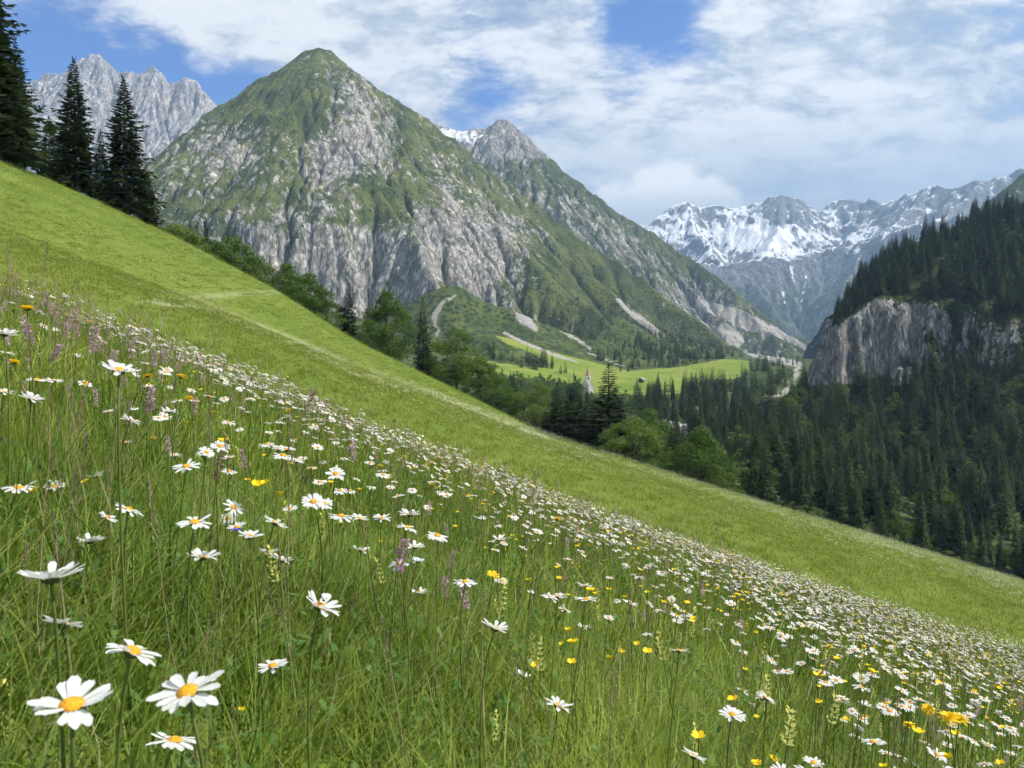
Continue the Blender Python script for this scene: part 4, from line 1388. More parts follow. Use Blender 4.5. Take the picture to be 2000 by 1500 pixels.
def tint_mesh(name, Q, T, mat):
    me = quads_mesh(name, Q, mat)
    a = me.attributes.new('tint', 'FLOAT', 'FACE'); a.data.foreach_set('value', T.astype(np.float32))
    return me


def wedge(rg, y0, y1, dens, smax_=.80, pad=.9):
    """random spots over the ground ahead, with a margin to both sides"""
    n = int((smax_ * y1 + pad) * 2 * (y1 - y0) * dens)
    y = rg.uniform(y0, y1, n)
    x = rg.uniform(-1, 1, n) * (smax_ * y1 + pad)
    k = np.abs(x) < smax_ * y + pad
    return x[k], y[k]


def seen(x, y, h):
    """not hidden behind the near swell: rough test along the line of sight"""
    z = meadow_z(x, y) + h
    ok = np.ones(len(x), bool)
    for f in (.85, .7, .55, .4, .28, .18, .1):
        ok &= z * f > meadow_z(x * f, y * f) - .02
    return ok


def turf(zones, mat, name, label):
    """tufts joined into one sheet of real blades (near ground, where copies would overlap heavily)"""
    QS, TS = [], []
    for (y0, y1, dens, protos, s0, s1) in zones:
        x, y = wedge(rg, y0, y1, dens)
        if y1 > 4:
            k = seen(x, y, .36); x, y = x[k], y[k]
        k = rg.random(len(x)) < .75 + .5 * fbm(x * 1.3, y * 1.3, 2, 61)
        x, y = x[k], y[k]
        z = meadow_z(x, y)
        sc_ = rg.uniform(s0, s1, len(x)) * (1 + .35 * fbm(x * .8, y * .8, 2, 63))
        which = rg.integers(0, len(protos), len(x))
        az = rg.uniform(0, 6.283, len(x)); lx, ly = rg.normal(.10, .10, len(x)), rg.normal(0, .10, len(x))
        patch = .22 * fbm(x * .9, y * .9, 2, 65)
        for p, (Q, T) in enumerate(protos):
            i = np.where(which == p)[0]
            if not len(i):
                continue
            q = Q[None] * sc_[i][:, None, None, None]
            ca, sa = np.cos(az[i])[:, None, None], np.sin(az[i])[:, None, None]
            X = q[..., 0] * ca - q[..., 1] * sa + q[..., 2] * lx[i][:, None, None] + x[i][:, None, None]
            Y = q[..., 0] * sa + q[..., 1] * ca + q[..., 2] * ly[i][:, None, None] + y[i][:, None, None]
            Z = q[..., 2] + z[i][:, None, None]
            QS.append(np.stack([X, Y, Z], -1).reshape(-1, 4, 3))
            TS.append(np.clip(T[None] * .55 + rg.random((len(i), 1)) * .45 + patch[i][:, None] + np.where(T[None] > .94, .5, 0), 0, np.where(T[None] > .94, 1, .89)).reshape(-1))
    Q = np.concatenate(QS); T = np.concatenate(TS)
    print(name, len(Q), "quads")
    ob = link(name, tint_mesh(name, Q, T, mat))
    tag(ob, label, 'grass', None, 'stuff')


turf([(.30, 2.2, 520, T0, .75, 1.15), (2.2, 12.5, 92, T1, .85, 1.25)], GRASS_A, "meadow_grass", 'green grass blades of the steep flower meadow')
turf([(.30, 2.6, 150, H0, .6, 1.15), (2.6, 6, 14, H0, 1.0, 1.6)], HERB, "meadow_herbs", 'low trefoil and oval leaves between the grass blades')
PT, RO, SCL, IX, PR = [], [], [], [], []
for (y0, y1, dens, protos, s0, s1) in ((12, 62, 4.6, T2, .8, 1.25), (60, 235, .50, T3, .8, 1.3)):
    x, y = wedge(rg, y0, y1, dens)
    k = seen(x, y, .35); x, y = x[k], y[k]
    n = len(x)
    PT.append(np.stack([x, y, meadow_z(x, y)], 1)); RO.append(np.stack([rg.normal(0, .05, n), rg.normal(.12, .08, n) , rg.uniform(0, 6.283, n)], 1))
    SCL.append(rg.uniform(s0, s1, n)); IX.append(len(PR) + rg.integers(0, len(protos), n))
    PR += [tint_mesh("grass_clump", Q, T, GRASS_B) for Q, T in protos]
instancer("far_meadow_grass", np.concatenate(PT), np.concatenate(RO), np.concatenate(SCL), np.concatenate(IX), PR, 'short even grass on the farther swells of the meadow', 'grass')

# ------------------------------------------------------------------ flowers
def petal_mat(name, col_, trans=.3, dark=.9):
    m, t = new_mat(name)
    isl = t.n('ShaderNodeObjectInfo').outputs['Random']
    c = t.mix(isl, tuple(x * dark for x in col_), col_)
    bs = t.n('ShaderNodeBsdfPrincipled', {'Base Color': c, 'Roughness': .55, 'Specular IOR Level': .25})
    tr = t.n('ShaderNodeBsdfTranslucent', {'Color': c})
    out(t, t.n('ShaderNodeMixShader', {0: trans, 1: bs.outputs[0], 2: tr.outputs[0]}).outputs[0])
    return m


WHITE = petal_mat("white_petal", (.80, .81, .80), .42, .93)
DISC, t = new_mat("daisy_disc")
vo = t.n('ShaderNodeTexVoronoi', {'Vector': t.n('ShaderNodeTexCoord').outputs['Object'], 'Scale': 900.0}).outputs['Distance']
out(t, t.n('ShaderNodeBsdfPrincipled', {'Base Color': t.mix(t.rng(vo, .2, .7), (.80, .42, .01), (.55, .24, .005)), 'Roughness': .8,
           'Normal': t.n('ShaderNodeBump', {'Height': vo, 'Strength': .8, 'Distance': .001}).outputs[0]}).outputs[0])
YELLOW = petal_mat("yellow_petal", (.86, .58, .010), .25, .8)
BUTTER = petal_mat("buttercup_petal", (.84, .60, .010), .2, .85)
RATTLE = petal_mat("rattle_bract", (.46, .50, .14), .35, .7)
HOOD = petal_mat("rattle_flower", (.72, .64, .14), .3, .8)
PINK = leaf_mat("pink_floret", (.34, .19, .24), (.64, .47, .50), .25, (1, 1, 1), objvar=.4)
PINKD = leaf_mat("brown_floret", (.10, .05, .045), (.30, .18, .16), .2, (1, 1, 1), objvar=.4)
STEM = leaf_mat("flower_stem", (.07, .115, .02), (.14, .17, .04), .1, objvar=.7)
SEPAL = plain("green_bract", (.10, .13, .035), var=.5, sc=400)
SEED = leaf_mat("seed_head", (.16, .12, .07), (.40, .33, .20), .25, (1, 1, 1), objvar=.5)
VIOLET = petal_mat("violet_petal", (.08, .05, .30), .2)


def petal_quads(L, Wd, up, curl, r0, ns=5, nw=2):
    """one ray petal along +x in the frame of the flower head"""
    rows = []
    for i in range(ns + 1):
        u = i / ns
        wd = Wd * (.45 + .62 * math.sin(min(1, u * 1.25) * math.pi / 2)) * (1 if u < .8 else math.sqrt(max(.0, 1 - ((u - .8) / .2) ** 2 * .86)))
        x = r0 + L * u * math.cos(up)
        z = L * (math.sin(up) * u + curl * u * u)
        rows.append([Vector((x, wd * (j / nw - .5), z + .12 * Wd * (1 - (2 * j / nw - 1) ** 2) * -1)) for j in range(nw + 1)])
    v = [p for r_ in rows for p in r_]
    f = [(i * (nw + 1) + j, (i + 1) * (nw + 1) + j, (i + 1) * (nw + 1) + j + 1, i * (nw + 1) + j + 1) for i in range(ns) for j in range(nw)]
    return v, f


def dome(r, h, n=12, rings=4):
    v = [Vector((0, 0, h))]
    f = []
    for i in range(1, rings + 1):
        a = i / rings * math.pi / 2
        for k in range(n):
            w = 2 * math.pi * k / n
            v.append(Vector((r * math.sin(a) * math.cos(w), r * math.sin(a) * math.sin(w), h * math.cos(a))))
    for k in range(n):
        f.append((0, 1 + k, 1 + (k + 1) % n))
    for i in range(rings - 1):
        for k in range(n):
            a, b = 1 + i * n + k, 1 + i * n + (k + 1) % n
            f.append((a, a + n, b + n, b))
    return v, f


RP = .0225    # radius of a daisy
PETALS = []
for up, cu, wd in ((.10, -.10, .0066), (.22, -.05, .0060), (.0, -.15, .0068), (.34, .08, .0062), (.16, -.30, .0057)):
    mb = MB(); mb.add(*petal_quads(.0165, wd, up, cu, .0055)); PETALS.append(mb.mesh("petal", WHITE, True))
mb = MB(); mb.add(*dome(.0068, .0042)); DISC_ME = mb.mesh("flower_disc", DISC, True)
mb = MB(); v, f = dome(.0075, .0055, 10, 3); mb.add([Vector((p.x, p.y, -p.z + .0004)) for p in v], [tuple(reversed(q)) for q in f]); RECEPT = mb.mesh("receptacle", SEPAL, True)


def head_petals(rg, up, n, ns=4, jitter=.12, miss=.06):
    mb = MB()
    for k in range(n):
        if rg.random() < miss:
            continue
        a = 6.283 * k / n + rg.normal(0, .06)
        v, f = petal_quads(.0165 * rg.uniform(.85, 1.1), .0058 * rg.uniform(.85, 1.1), up + rg.normal(0, jitter), rg.uniform(-.25, .05), .0055, ns, 2)
        M = Matrix.Rotation(a, 3, 'Z')
        mb.add([M @ p + Vector((0, 0, .0006 * (k % 2))) for p in v], f)
    return mb


rgf = np.random.default_rng(99)
HEADS = [head_petals(rgf, up, n).mesh("petals", WHITE, True) for up, n in ((.08, 19), (.2, 21), (.32, 17), (0.0, 20), (.15, 18), (-.12, 19))]


def stem_pts(base, tip, bend, n=6):
    base, tip = Vector(base), Vector(tip)
    ctrl = Vector((base.x * .8 + tip.x * .2, base.y * .8 + tip.y * .2, tip.z)) + Vector(bend)
    ctrl.z = base.z + (tip.z - base.z) * .72
    return [base * (1 - u) ** 2 + ctrl * 2 * u * (1 - u) + tip * u * u for u in [i / n for i in range(n + 1)]]


def head_matrix(pos, nrm, spin):
    q = Vector((0, 0, 1)).rotation_difference(Vector(nrm).normalized())
    return Matrix.Translation(pos) @ q.to_matrix().to_4x4() @ Matrix.Rotation(spin, 4, 'Z')


def view_normal(px, py, roll, rho):
    """flower normal for a head that leans by roll and shows rho of its open face towards the lens"""
    v = at(px, py, 1.0).normalized()
    r_ = v.cross(Vector((0, 0, 1))).normalized()
    u = r_.cross(v)
    return ((r_ * math.sin(roll) + u * math.cos(roll)) * math.sqrt(max(0, 1 - rho * rho)) - v * rho).normalized()


def root(name, px, py, D, label, cat, group, off=(0, 0)):
    """an Empty on the turf and the place of the flower's head above it, in the frame of the Empty"""
    P = at(px, py, D)
    bx, by = P.x + off[0], P.y + off[1]
    z0 = float(meadow_z(bx, by))
    e = bpy.data.objects.new(name, None)
    e.empty_display_size = .02
    COL.objects.link(e)
    e.location = (bx, by, z0)
    tag(e, label, cat, group)
    return e, P - Vector((bx, by, z0))


def stem_part(e, tip, nrm, rad=.0013, mat=None, bend=.03, n=6, name="stem"):
    tipb = tip - Vector(nrm).normalized() * .004
    mb = MB()
    pts = stem_pts((0, 0, -.01), tipb, (random.uniform(-bend, bend), random.uniform(-bend, bend), 0), n)
    mb.tube(pts, [rad * (1.25 - .35 * i / n) for i in range(n + 1)], 5)
    return link(name, mb.mesh("stem", mat or STEM, True), e)


# column, row, width in photo pixels, tilt of the head to the right / away from the lens, petals, uplift, label
DA_KEY = [
    (140, 1378, 165, (.02, -.32), 17, 1, 'largest white daisy with orange disc in the bottom left corner'),
    (366, 1352, 142, (-.28, -.40), 15, 0, 'large white daisy facing the camera, right of the corner daisy'),
    (100, 1128, 118, (.0, .22), 19, 3, 'white daisy seen from the side with raised petals at the left edge'),
    (122, 1220, 82, (.35, .62), 19, 1, 'white daisy turned away with its green underside showing, near left edge'),
    (258, 1272, 116, (.55, -.05), 15, 2, 'ragged flat white daisy tilted down to the right above the bottom pair'),
    (625, 1184, 84, (.55, -.15), 18, 3, 'white daisy with a fly sitting on it, tilted right'),
    (340, 1447, 100, (.18, .02), 15, 2, 'white daisy seen edge-on below the large facing one'),
    (232, 724, 80, (.02, .10), 15, 3, 'big white daisy seen from the side among pink spikes upper left'),
    (8, 652, 52, (.15, .25), 17, 3, 'white daisy cut by the left edge under the orange flower'),
    (62, 780, 50, (.45, .25), 18, 3, 'white daisy tilted right below the two flat ones at left'),
    (72, 742, 38, (.10, .05), 17, 0, 'left one of two flat white daisies side by side'),
    (106, 743, 34, (.15, .10), 17, 0, 'right one of two flat white daisies side by side'),
    (8, 766, 40, (.2, .2), 17, 1, 'white daisy at the left edge below the cut one'),
    (12, 690, 30, (.2, .3), 15, 1, 'small white daisy at the left edge between two larger'),
    (252, 996, 60, (.75, .15), 18, 2, 'white daisy tilted steeply right beside yellow buttercups'),
    (208, 1011, 30, (-.3, .5), 17, 3, 'small half closed white daisy left of the steeply tilted one'),
    (445, 1013, 34, (-.05, -.9), 18, 0, 'small white daisy facing straight at the camera'),
    (380, 1020, 66, (.10, -.12), 15, 2, 'flat ragged white daisy left of the one facing the camera'),
    (488, 1048, 55, (.25, .10), 18, 3, 'white daisy with raised petals below the one facing the camera'),
    (538, 1021, 54, (.65, .20), 18, 1, 'white daisy tilted right beside the raised one'),
    (396, 1088, 64, (.20, .08), 16, 3, 'white daisy with upright petals in the left middle'),
    (525, 1080, 40, (.1, .2), 17, 3, 'upper one of two touching white daisies'),
    (551, 1093, 44, (.35, .2), 17, 3, 'lower one of two touching white daisies'),
    (176, 1057, 56, (.05, .06), 15, 3, 'white daisy with open petals behind a leaning stalk'),
    (226, 1114, 36, (.1, -.1), 12, 2, 'small battered white daisy left of centre'),
    (612, 980, 46, (.0, -.75), 17, 0, 'left one of a pair of white daisies facing the camera'),
    (634, 984, 38, (.3, -.45), 17, 0, 'right one of a pair of white daisies facing the camera'),
    (186, 931, 40, (-.35, .4), 17, 3, 'white daisy cupped upward on a tall pale stalk'),
    (106, 950, 40, (.05, -.35), 17, 0, 'white daisy beside the yellow buttercups at left'),
    (36, 953, 60, (.05, -.05), 16, 2, 'flat white daisy left of the buttercups at the left edge'),
    (255, 822, 40, (.4, .15), 18, 3, 'white cupped daisy in the upper left meadow'),
    (245, 864, 28, (.1, .1), 16, 2, 'small flat white daisy below the cupped one'),
    (400, 890, 36, (.15, .15), 16, 1, 'white daisy left of the pink spike in the middle'),
    (342, 890, 28, (.0, .0), 15, 2, 'small white daisy left of the pale grass head'),
    (330, 804, 34, (.2, .1), 18, 3, 'white daisy with raised petals below the arched pink spike'),
    (290, 755, 24, (.0, .1), 16, 2, 'small white daisy above the arched pink spike'),
    (706, 1075, 40, (.2, .2), 17, 3, 'white daisy left of the pink spike with a yellow disc in front'),
    (820, 1158, 40, (.05, .1), 18, 3, 'white daisy with raised petals right of centre'),
    (840, 1155, 20, (.2, .2), 14, 3, 'tiny white daisy touching the one right of centre'),
    (780, 1102, 42, (.0, -.35), 15, 2, 'white daisy with yellow disc in front of the large pink spike'),
    (810, 1068, 42, (.25, .1), 18, 3, 'white daisy at the top right of the large pink spike'),
    (815, 1096, 34, (.2, .2), 17, 3, 'white daisy at the lower right of the large pink spike'),
    (908, 1137, 50, (.0, .0), 14, 2, 'flat white daisy above a pink spike in the centre'),
    (967, 1227, 58, (.45, .0), 14, 3, 'white daisy with one petal standing up, lower centre'),
    (889, 1211, 32, (.4, .4), 14, 3, 'half closed white daisy left of the one with a standing petal'),
    (722, 1231, 30, (.1, .15), 16, 3, 'right one of two small white daisies in the lower middle'),
    (692, 1221, 28, (-.4, .3), 15, 3, 'left one of two small white daisies in the lower middle'),
    (650, 1246, 20, (.0, .2), 14, 3, 'tiny white daisy below the fly daisy'),
    (1075, 1166, 38, (.3, .05), 16, 2, 'white daisy tilted right in the centre, upper of two'),
    (1104, 1191, 30, (.7, .2), 15, 2, 'white daisy tilted right in the centre, lower of two'),
    (1020, 1319, 40, (.5, .15), 16, 3, 'white daisy left of the orange buttercup pair, bottom centre'),
    (1090, 1378, 60, (.45, .0), 13, 3, 'large ragged white daisy alone at the bottom centre'),
    (1140, 1226, 32, (.1, .1), 17, 3, 'white daisy beside two small yellow flowers'),
    (1265, 1240, 24, (.05, .1), 16, 1, 'small white daisy right of the dark stalks'),
    (1430, 1396, 54, (.1, -.30), 20, 1, 'large round white daisy lower right with yellow disc'),
    (1468, 1416, 22, (.5, .2), 15, 3, 'small white daisy touching the large round one lower right'),
    (1450, 1348, 32, (.4, .1), 16, 2, 'left one of two white daisies above the round one'),
    (1488, 1363, 32, (.3, .1), 16, 3, 'right one of two white daisies above the round one'),
    (1464, 1374, 26, (.6, .1), 14, 2, 'thin tilted white daisy just above the round one'),
    (1645, 1365, 30, (.1, -.1), 18, 1, 'round white daisy right of the lower right pair'),
    (1645, 1405, 26, (.2, .1), 16, 3, 'white daisy below the round one on the right'),
    (1583, 1442, 24, (.3, .2), 15, 3, 'small white daisy at the bottom right'),
    (1672, 1440, 28, (.1, .05), 15, 2, 'flat white daisy on a pale bent stalk, bottom right'),
    (1690, 1378, 30, (.1, .1), 17, 3, 'white daisy left of the yellow composite flowers'),
    (1748, 1391, 26, (.2, .1), 16, 2, 'white daisy under the yellow composite flowers'),
    (1760, 1478, 30, (.3, .1), 16, 2, 'white daisy at the bottom edge right'),
    (1880, 1440, 28, (.2, .0), 16, 2, 'white daisy in the bottom right corner cluster'),
    (1930, 1455, 30, (.3, .1), 16, 1, 'tilted white daisy in the bottom right corner cluster'),
    (975, 1053, 32, (.15, .1), 18, 3, 'white daisy below the yellow flower on the near crest'),
    (800, 1005, 44, (.2, .1), 18, 3, 'upper one of two white daisies on the middle slope'),
    (795, 1030, 44, (.45, .1), 17, 2, 'lower one of two white daisies on the middle slope'),
    (745, 1012, 38, (.1, .0), 17, 1, 'flat white daisy left of the middle slope pair'),
    (560, 878, 38, (.15, .05), 17, 1, 'white daisy left of the dark buds on the upper slope'),
    (578, 901, 34, (.3, .1), 17, 1, 'white daisy just below the one by the dark buds'),
    (655, 925, 40, (.0, -.5), 18, 0, 'white daisy facing the camera on the upper slope'),
    (625, 942, 30, (.1, -.3), 16, 0, 'white daisy left of the facing one on the upper slope'),
]
KEYPOS = []
rgk = np.random.default_rng(31)
for px, py, wd, (tx, ty), npet, var, lab in DA_KEY:
    big = wd >= 30
    D = F * 2 * RP * (1.0 if wd > 70 else rgk.uniform(.86, 1.06)) / wd
    D = min(D, 2.2)
    s = wd * D / F / (2 * RP)
    nrm = view_normal(px, py, math.atan(tx) * .9, max(-.6, min(.85, .24 - .62 * ty)))
    off = (-tx * .06 + rgk.normal(0, .015), -ty * .05 + rgk.uniform(0, .04))
    e, tip = root('daisy', px, py, D, lab, 'daisy', 'white daisies in the near meadow', off)
    KEYPOS.append((e.location.x, e.location.y))
    stem_part(e, tip, nrm, .0014 * min(s, 1.2))
    Mh = head_matrix(tip, nrm, rgk.uniform(0, 6.28)) @ Matrix.Scale(s, 4)
    d = link('flower_disc', DISC_ME, e); d.matrix_local = Mh
    rc = link('receptacle', RECEPT, e); rc.matrix_local = Mh
    if big:
        for k in range(npet):
            a = 6.283 * k / npet + rgk.normal(0, .07)
            pe = link('petal', PETALS[(var if rgk.random() < .7 else int(rgk.integers(5)))], d)
            pe.matrix_local = Matrix.Rotation(a, 4, 'Z') @ Matrix.Rotation(-rgk.normal(.0, .10), 4, 'Y') @ Matrix.Translation((0, 0, .0005 * (k % 3))) @ Matrix.Diagonal((rgk.uniform(.85, 1.1), rgk.uniform(.85, 1.15), 1, 1))
    else:
        link('petals', HEADS[var if var < 5 else 0], d)

# the fly on one of them
P = at(628, 1172, F * 2 * RP / 84 - .002)
mb = MB()
for c_, r_ in (((0, 0, 0), (.0016, .0016, .0015)), ((.0024, 0, .0001), (.0011, .0013, .0012)), ((-.0040, 0, -.0002), (.0030, .0015, .0014))):
    v = [Vector((c_[0] + r_[0] * math.sin(i * math.pi / 6) * math.cos(k * math.pi / 4), c_[1] + r_[1] * math.sin(i * math.pi / 6) * math.sin(k * math.pi / 4), c_[2] + r_[2] * math.cos(i * math.pi / 6))) for i in range(7) for k in range(8)]
    mb.add(v, [(i * 8 + k, i * 8 + (k + 1) % 8, (i + 1) * 8 + (k + 1) % 8, (i + 1) * 8 + k) for i in range(6) for k in range(8)])
fly = bpy.data.objects.new('fly', None); COL.objects.link(fly); fly.location = P + Vector((0, 0, .003)); fly.rotation_euler = (.2, -.5, 2.4)
tag(fly, 'small dark fly sitting on a tilted white daisy', 'fly')
link('body', mb.mesh('fly_body', plain('fly_black', (.02, .018, .015), .4, .3, 500), True), fly)
WING = plain('fly_wing', (.25, .24, .22), .3, .2, 300)
for s in (-1, 1):
    mb = MB(); mb.add([Vector((.0005, s * .0008, .0014)), Vector((-.003, s * .0035, .0018)), Vector((-.0065, s * .004, .0018)), Vector((-.006, s * .0018, .0018))], [(0, 1, 2, 3)])
    link('wing', mb.mesh('fly_wing', WING), fly)

# yellow composites, buttercups, pink spikes, rattles, seed heads that stand out
mbh = MB()
rgy = np.random.default_rng(8)
for lay, (n, L, up) in enumerate(((19, .0150, .10), (17, .0120, .35), (12, .0085, .65), (8, .0055, 1.0))):
    for k in range(n):
        v, f = petal_quads(L * rgy.uniform(.85, 1.1), .0034, up + rgy.normal(0, .1), -.1, .0025, 3, 1)
        M = Matrix.Rotation(6.283 * k / n + rgy.normal(0, .08), 3, 'Z')
        mbh.add([M @ p + Vector((0, 0, .0007 * lay)) for p in v], f)
HAWK = mbh.mesh("florets", YELLOW, True)
mb = MB(); v, f = petal_quads(.0095, .0098, .45, .35, .001, 4, 2); mb.add(v, f); BPET = mb.mesh("petal", BUTTER, True)
mb = MB(); mb.add(*dome(.003, .003, 8, 3)); BDISC = mb.mesh("flower_centre", BUTTER, True)


def spike_mesh(seed, L, rad, n, mat, qs=.0028):
    rg_ = np.random.default_rng(seed)
    Q = []
    for i in range(n):
        u = rg_.random(); a = rg_.uniform(0, 6.28)
        r_ = rad * (math.sin(min(1, u * 1.0 + .12) * math.pi * .94) ** .45) * rg_.uniform(.35, 1.1)
        d = np.array([math.cos(a), math.sin(a), rg_.uniform(-.2, .8)]); d /= np.linalg.norm(d)
        p = np.array([0, 0, u * L]) + d * r_ * .5
        w = np.cross(d, rg_.normal(0, 1, 3)); w /= np.linalg.norm(w)
        q = qs * rg_.uniform(.6, 1.5)
        Q.append((p, p + d * q + w * q * .5, p + d * q * 2, p + d * q - w * q * .5))
    return quads_mesh("flower_spike", np.array(Q), mat)


SPIKES = [spike_mesh(s, .05, .0075, 190, PINK) for s in (1, 2, 3)]
SPIKES_D = [spike_mesh(s, .045, .005, 130, PINKD, .0022) for s in (4, 5)]


def rattle_mesh(seed):
    rg_ = np.random.default_rng(seed)
    mb = MB()
    for lv in range(6):
        z = .014 * lv; s = .013 * (1 - .09 * lv)
        for k in range(4):
            a = 1.571 * k + .785 * (lv % 2) + rg_.normal(0, .15)
            d = Vector((math.cos(a), math.sin(a), rg_.uniform(.2, .6))); w = Vector((-math.sin(a), math.cos(a), 0))
            p = Vector((0, 0, z))
            mb.add([p, p + d * s * .45 + w * s * .42, p + d * s * 1.2, p + d * s * .45 - w * s * .42], [(0, 1, 2, 3)], 0)
            if rg_.random() < .6:
                q = p + d * s * .7 + Vector((0, 0, .004))
                mb.add([q - w * .0025, q + w * .0025, q + d * .007 + w * .002 + Vector((0, 0, .003)), q + d * .007 - w * .002 + Vector((0, 0, .003))], [(0, 1, 2, 3)], 1)
    return mb.mesh("bracts", [RATTLE, HOOD])


RATTLES = [rattle_mesh(s) for s in (1, 2, 3)]


def seed_mesh(seed, L, spread, n):
    rg_ = np.random.default_rng(seed)
    Q = []
    for i in range(n):
        u = i / n
        a = rg_.uniform(0, 6.28)
        sp = spread * (1 - u * .8)
        p = np.array([math.cos(a) * sp * .2, math.sin(a) * sp * .2, u * L]); d = np.array([math.cos(a) * sp * 14, math.sin(a) * sp * 14, 1.0]); d /= np.linalg.norm(d)
        w = np.cross(d, [math.sin(a), -math.cos(a), .3]); w /= np.linalg.norm(w)
        p = p + d * sp * rg_.random()
        q = .0052 * rg_.uniform(.7, 1.3)
        Q.append((p, p + d * q + w * q * .22, p + d * q * 2, p + d * q - w * q * .22))
    return quads_mesh("seed_head", np.array(Q), SEED)


SEEDS = [seed_mesh(1, .075, .004, 70), seed_mesh(2, .11, .016, 60), seed_mesh(3, .06, .003, 60)]

for px, py, wd, tilt, lab in (
        (54, 603, 33, (0, .05), 'orange yellow flower on a tall stalk near the left edge'), (28, 708, 30, (.1, .1), 'yellow flower low at the left edge beside a daisy'),
        (288, 735, 22, (-.4, .2), 'yellow flower turned left, right of the big side-on daisy'), (354, 736, 27, (.1, .1), 'yellow flower with raised rays left of the white band'),
        (370, 778, 22, (.2, 0), 'yellow flower below the white band upper left'), (300, 856, 20, (0, 0), 'orange flower right of the small flat daisy'),
        (1088, 1014, 22, (0, .1), 'orange flower sticking up from the near crest in the centre'), (790, 892, 13, (0, .1), 'small orange flower on the white band in the middle'),
        (1853, 1402, 38, (-.1, -.2), 'left one of the pair of big yellow flowers lower right'), (1874, 1404, 36, (.15, -.1), 'right one of the pair of big yellow flowers lower right'),
        (1813, 1385, 27, (-.1, -.5), 'round yellow flower left of the big yellow pair'), (1776, 1416, 23, (.1, 0), 'ragged yellow flower below the round yellow one'),
        (1690, 1400, 16, (0, 0), 'small yellow flower bud lower right'), (1620, 1262, 16, (0, 0), 'small yellow flower in the right meadow')):
    D = min(2.6, F * .032 / wd); s = wd * D / F / .032
    nrm = Vector((tilt[0], tilt[1], 1)).normalized()
    e, tip = root('yellow_hawkbit', px, py, D, lab, 'flower', 'yellow hawkbits in the near meadow', (rgy.normal(0, .02), rgy.uniform(0, .03)))
    stem_part(e, tip, nrm, .0013)
    Mh = head_matrix(tip, nrm, rgy.uniform(0, 6)) @ Matrix.Scale(s, 4)
    link('florets', HAWK, e).matrix_local = Mh
    link('receptacle', RECEPT, e).matrix_local = Mh @ Matrix.Scale(.8, 4)
for px, py, wd, lab in ((68, 960, 22, 'right one of two yellow buttercups by the left daisies'), (55, 962, 20, 'left one of two yellow buttercups by the left daisies'), (272, 985, 16, 'upper buttercup right of the steep daisy'), (283, 1002, 18, 'lower buttercup right of the steep daisy'),
                        (500, 948, 22, 'left one of three orange buttercups in the middle'), (518, 945, 20, 'middle one of three orange buttercups in the middle'), (546, 966, 18, 'right one of three orange buttercups in the middle'), (1047, 1302, 22, 'buttercup right of the bottom centre daisy'),
                        (1090, 1460, 20, 'left one of two buttercups at the bottom edge'), (1110, 1474, 18, 'right one of two buttercups at the bottom edge'), (1054, 1396, 18, 'buttercup left of the large ragged daisy'), (1036, 1424, 20, 'buttercup below the large ragged daisy'),
                        (1126, 1253, 14, 'small buttercup below the daisy with two yellow flowers'), (1110, 1232, 16, 'small buttercup left of a daisy in the centre'), (1190, 1286, 16, 'small buttercup right of centre'), (1510, 1485, 20, 'buttercup at the lower right edge'),
                        (1850, 1480, 24, 'buttercup at the bottom right under the yellow pair'), (470, 1393, 30, 'yellow buttercup with pale petals bottom left of centre'), (550, 1352, 10, 'tiny yellow bud lower left'), (40, 1320, 26, 'yellow buttercup at the left edge beside the rattle'), (44, 1345, 20, 'second yellow buttercup at the left edge')):
    D = min(2.4, F * .021 / wd); s = wd * D / F / .021
    nrm = Vector((rgy.normal(0, .2), rgy.normal(-.1, .2), 1)).normalized()
    e, tip = root('buttercup', px, py, D, lab, 'flower', 'yellow buttercups in the near meadow', (rgy.normal(0, .02), rgy.uniform(0, .03)))
    stem_part(e, tip, nrm, .0009)
    c_ = link('flower_centre', BDISC, e); c_.matrix_local = head_matrix(tip, nrm, rgy.uniform(0, 6)) @ Matrix.Scale(s, 4)
    for k in range(5):
        link('petal', BPET, c_).matrix_local = Matrix.Rotation(6.283 * k / 5, 4, 'Z')
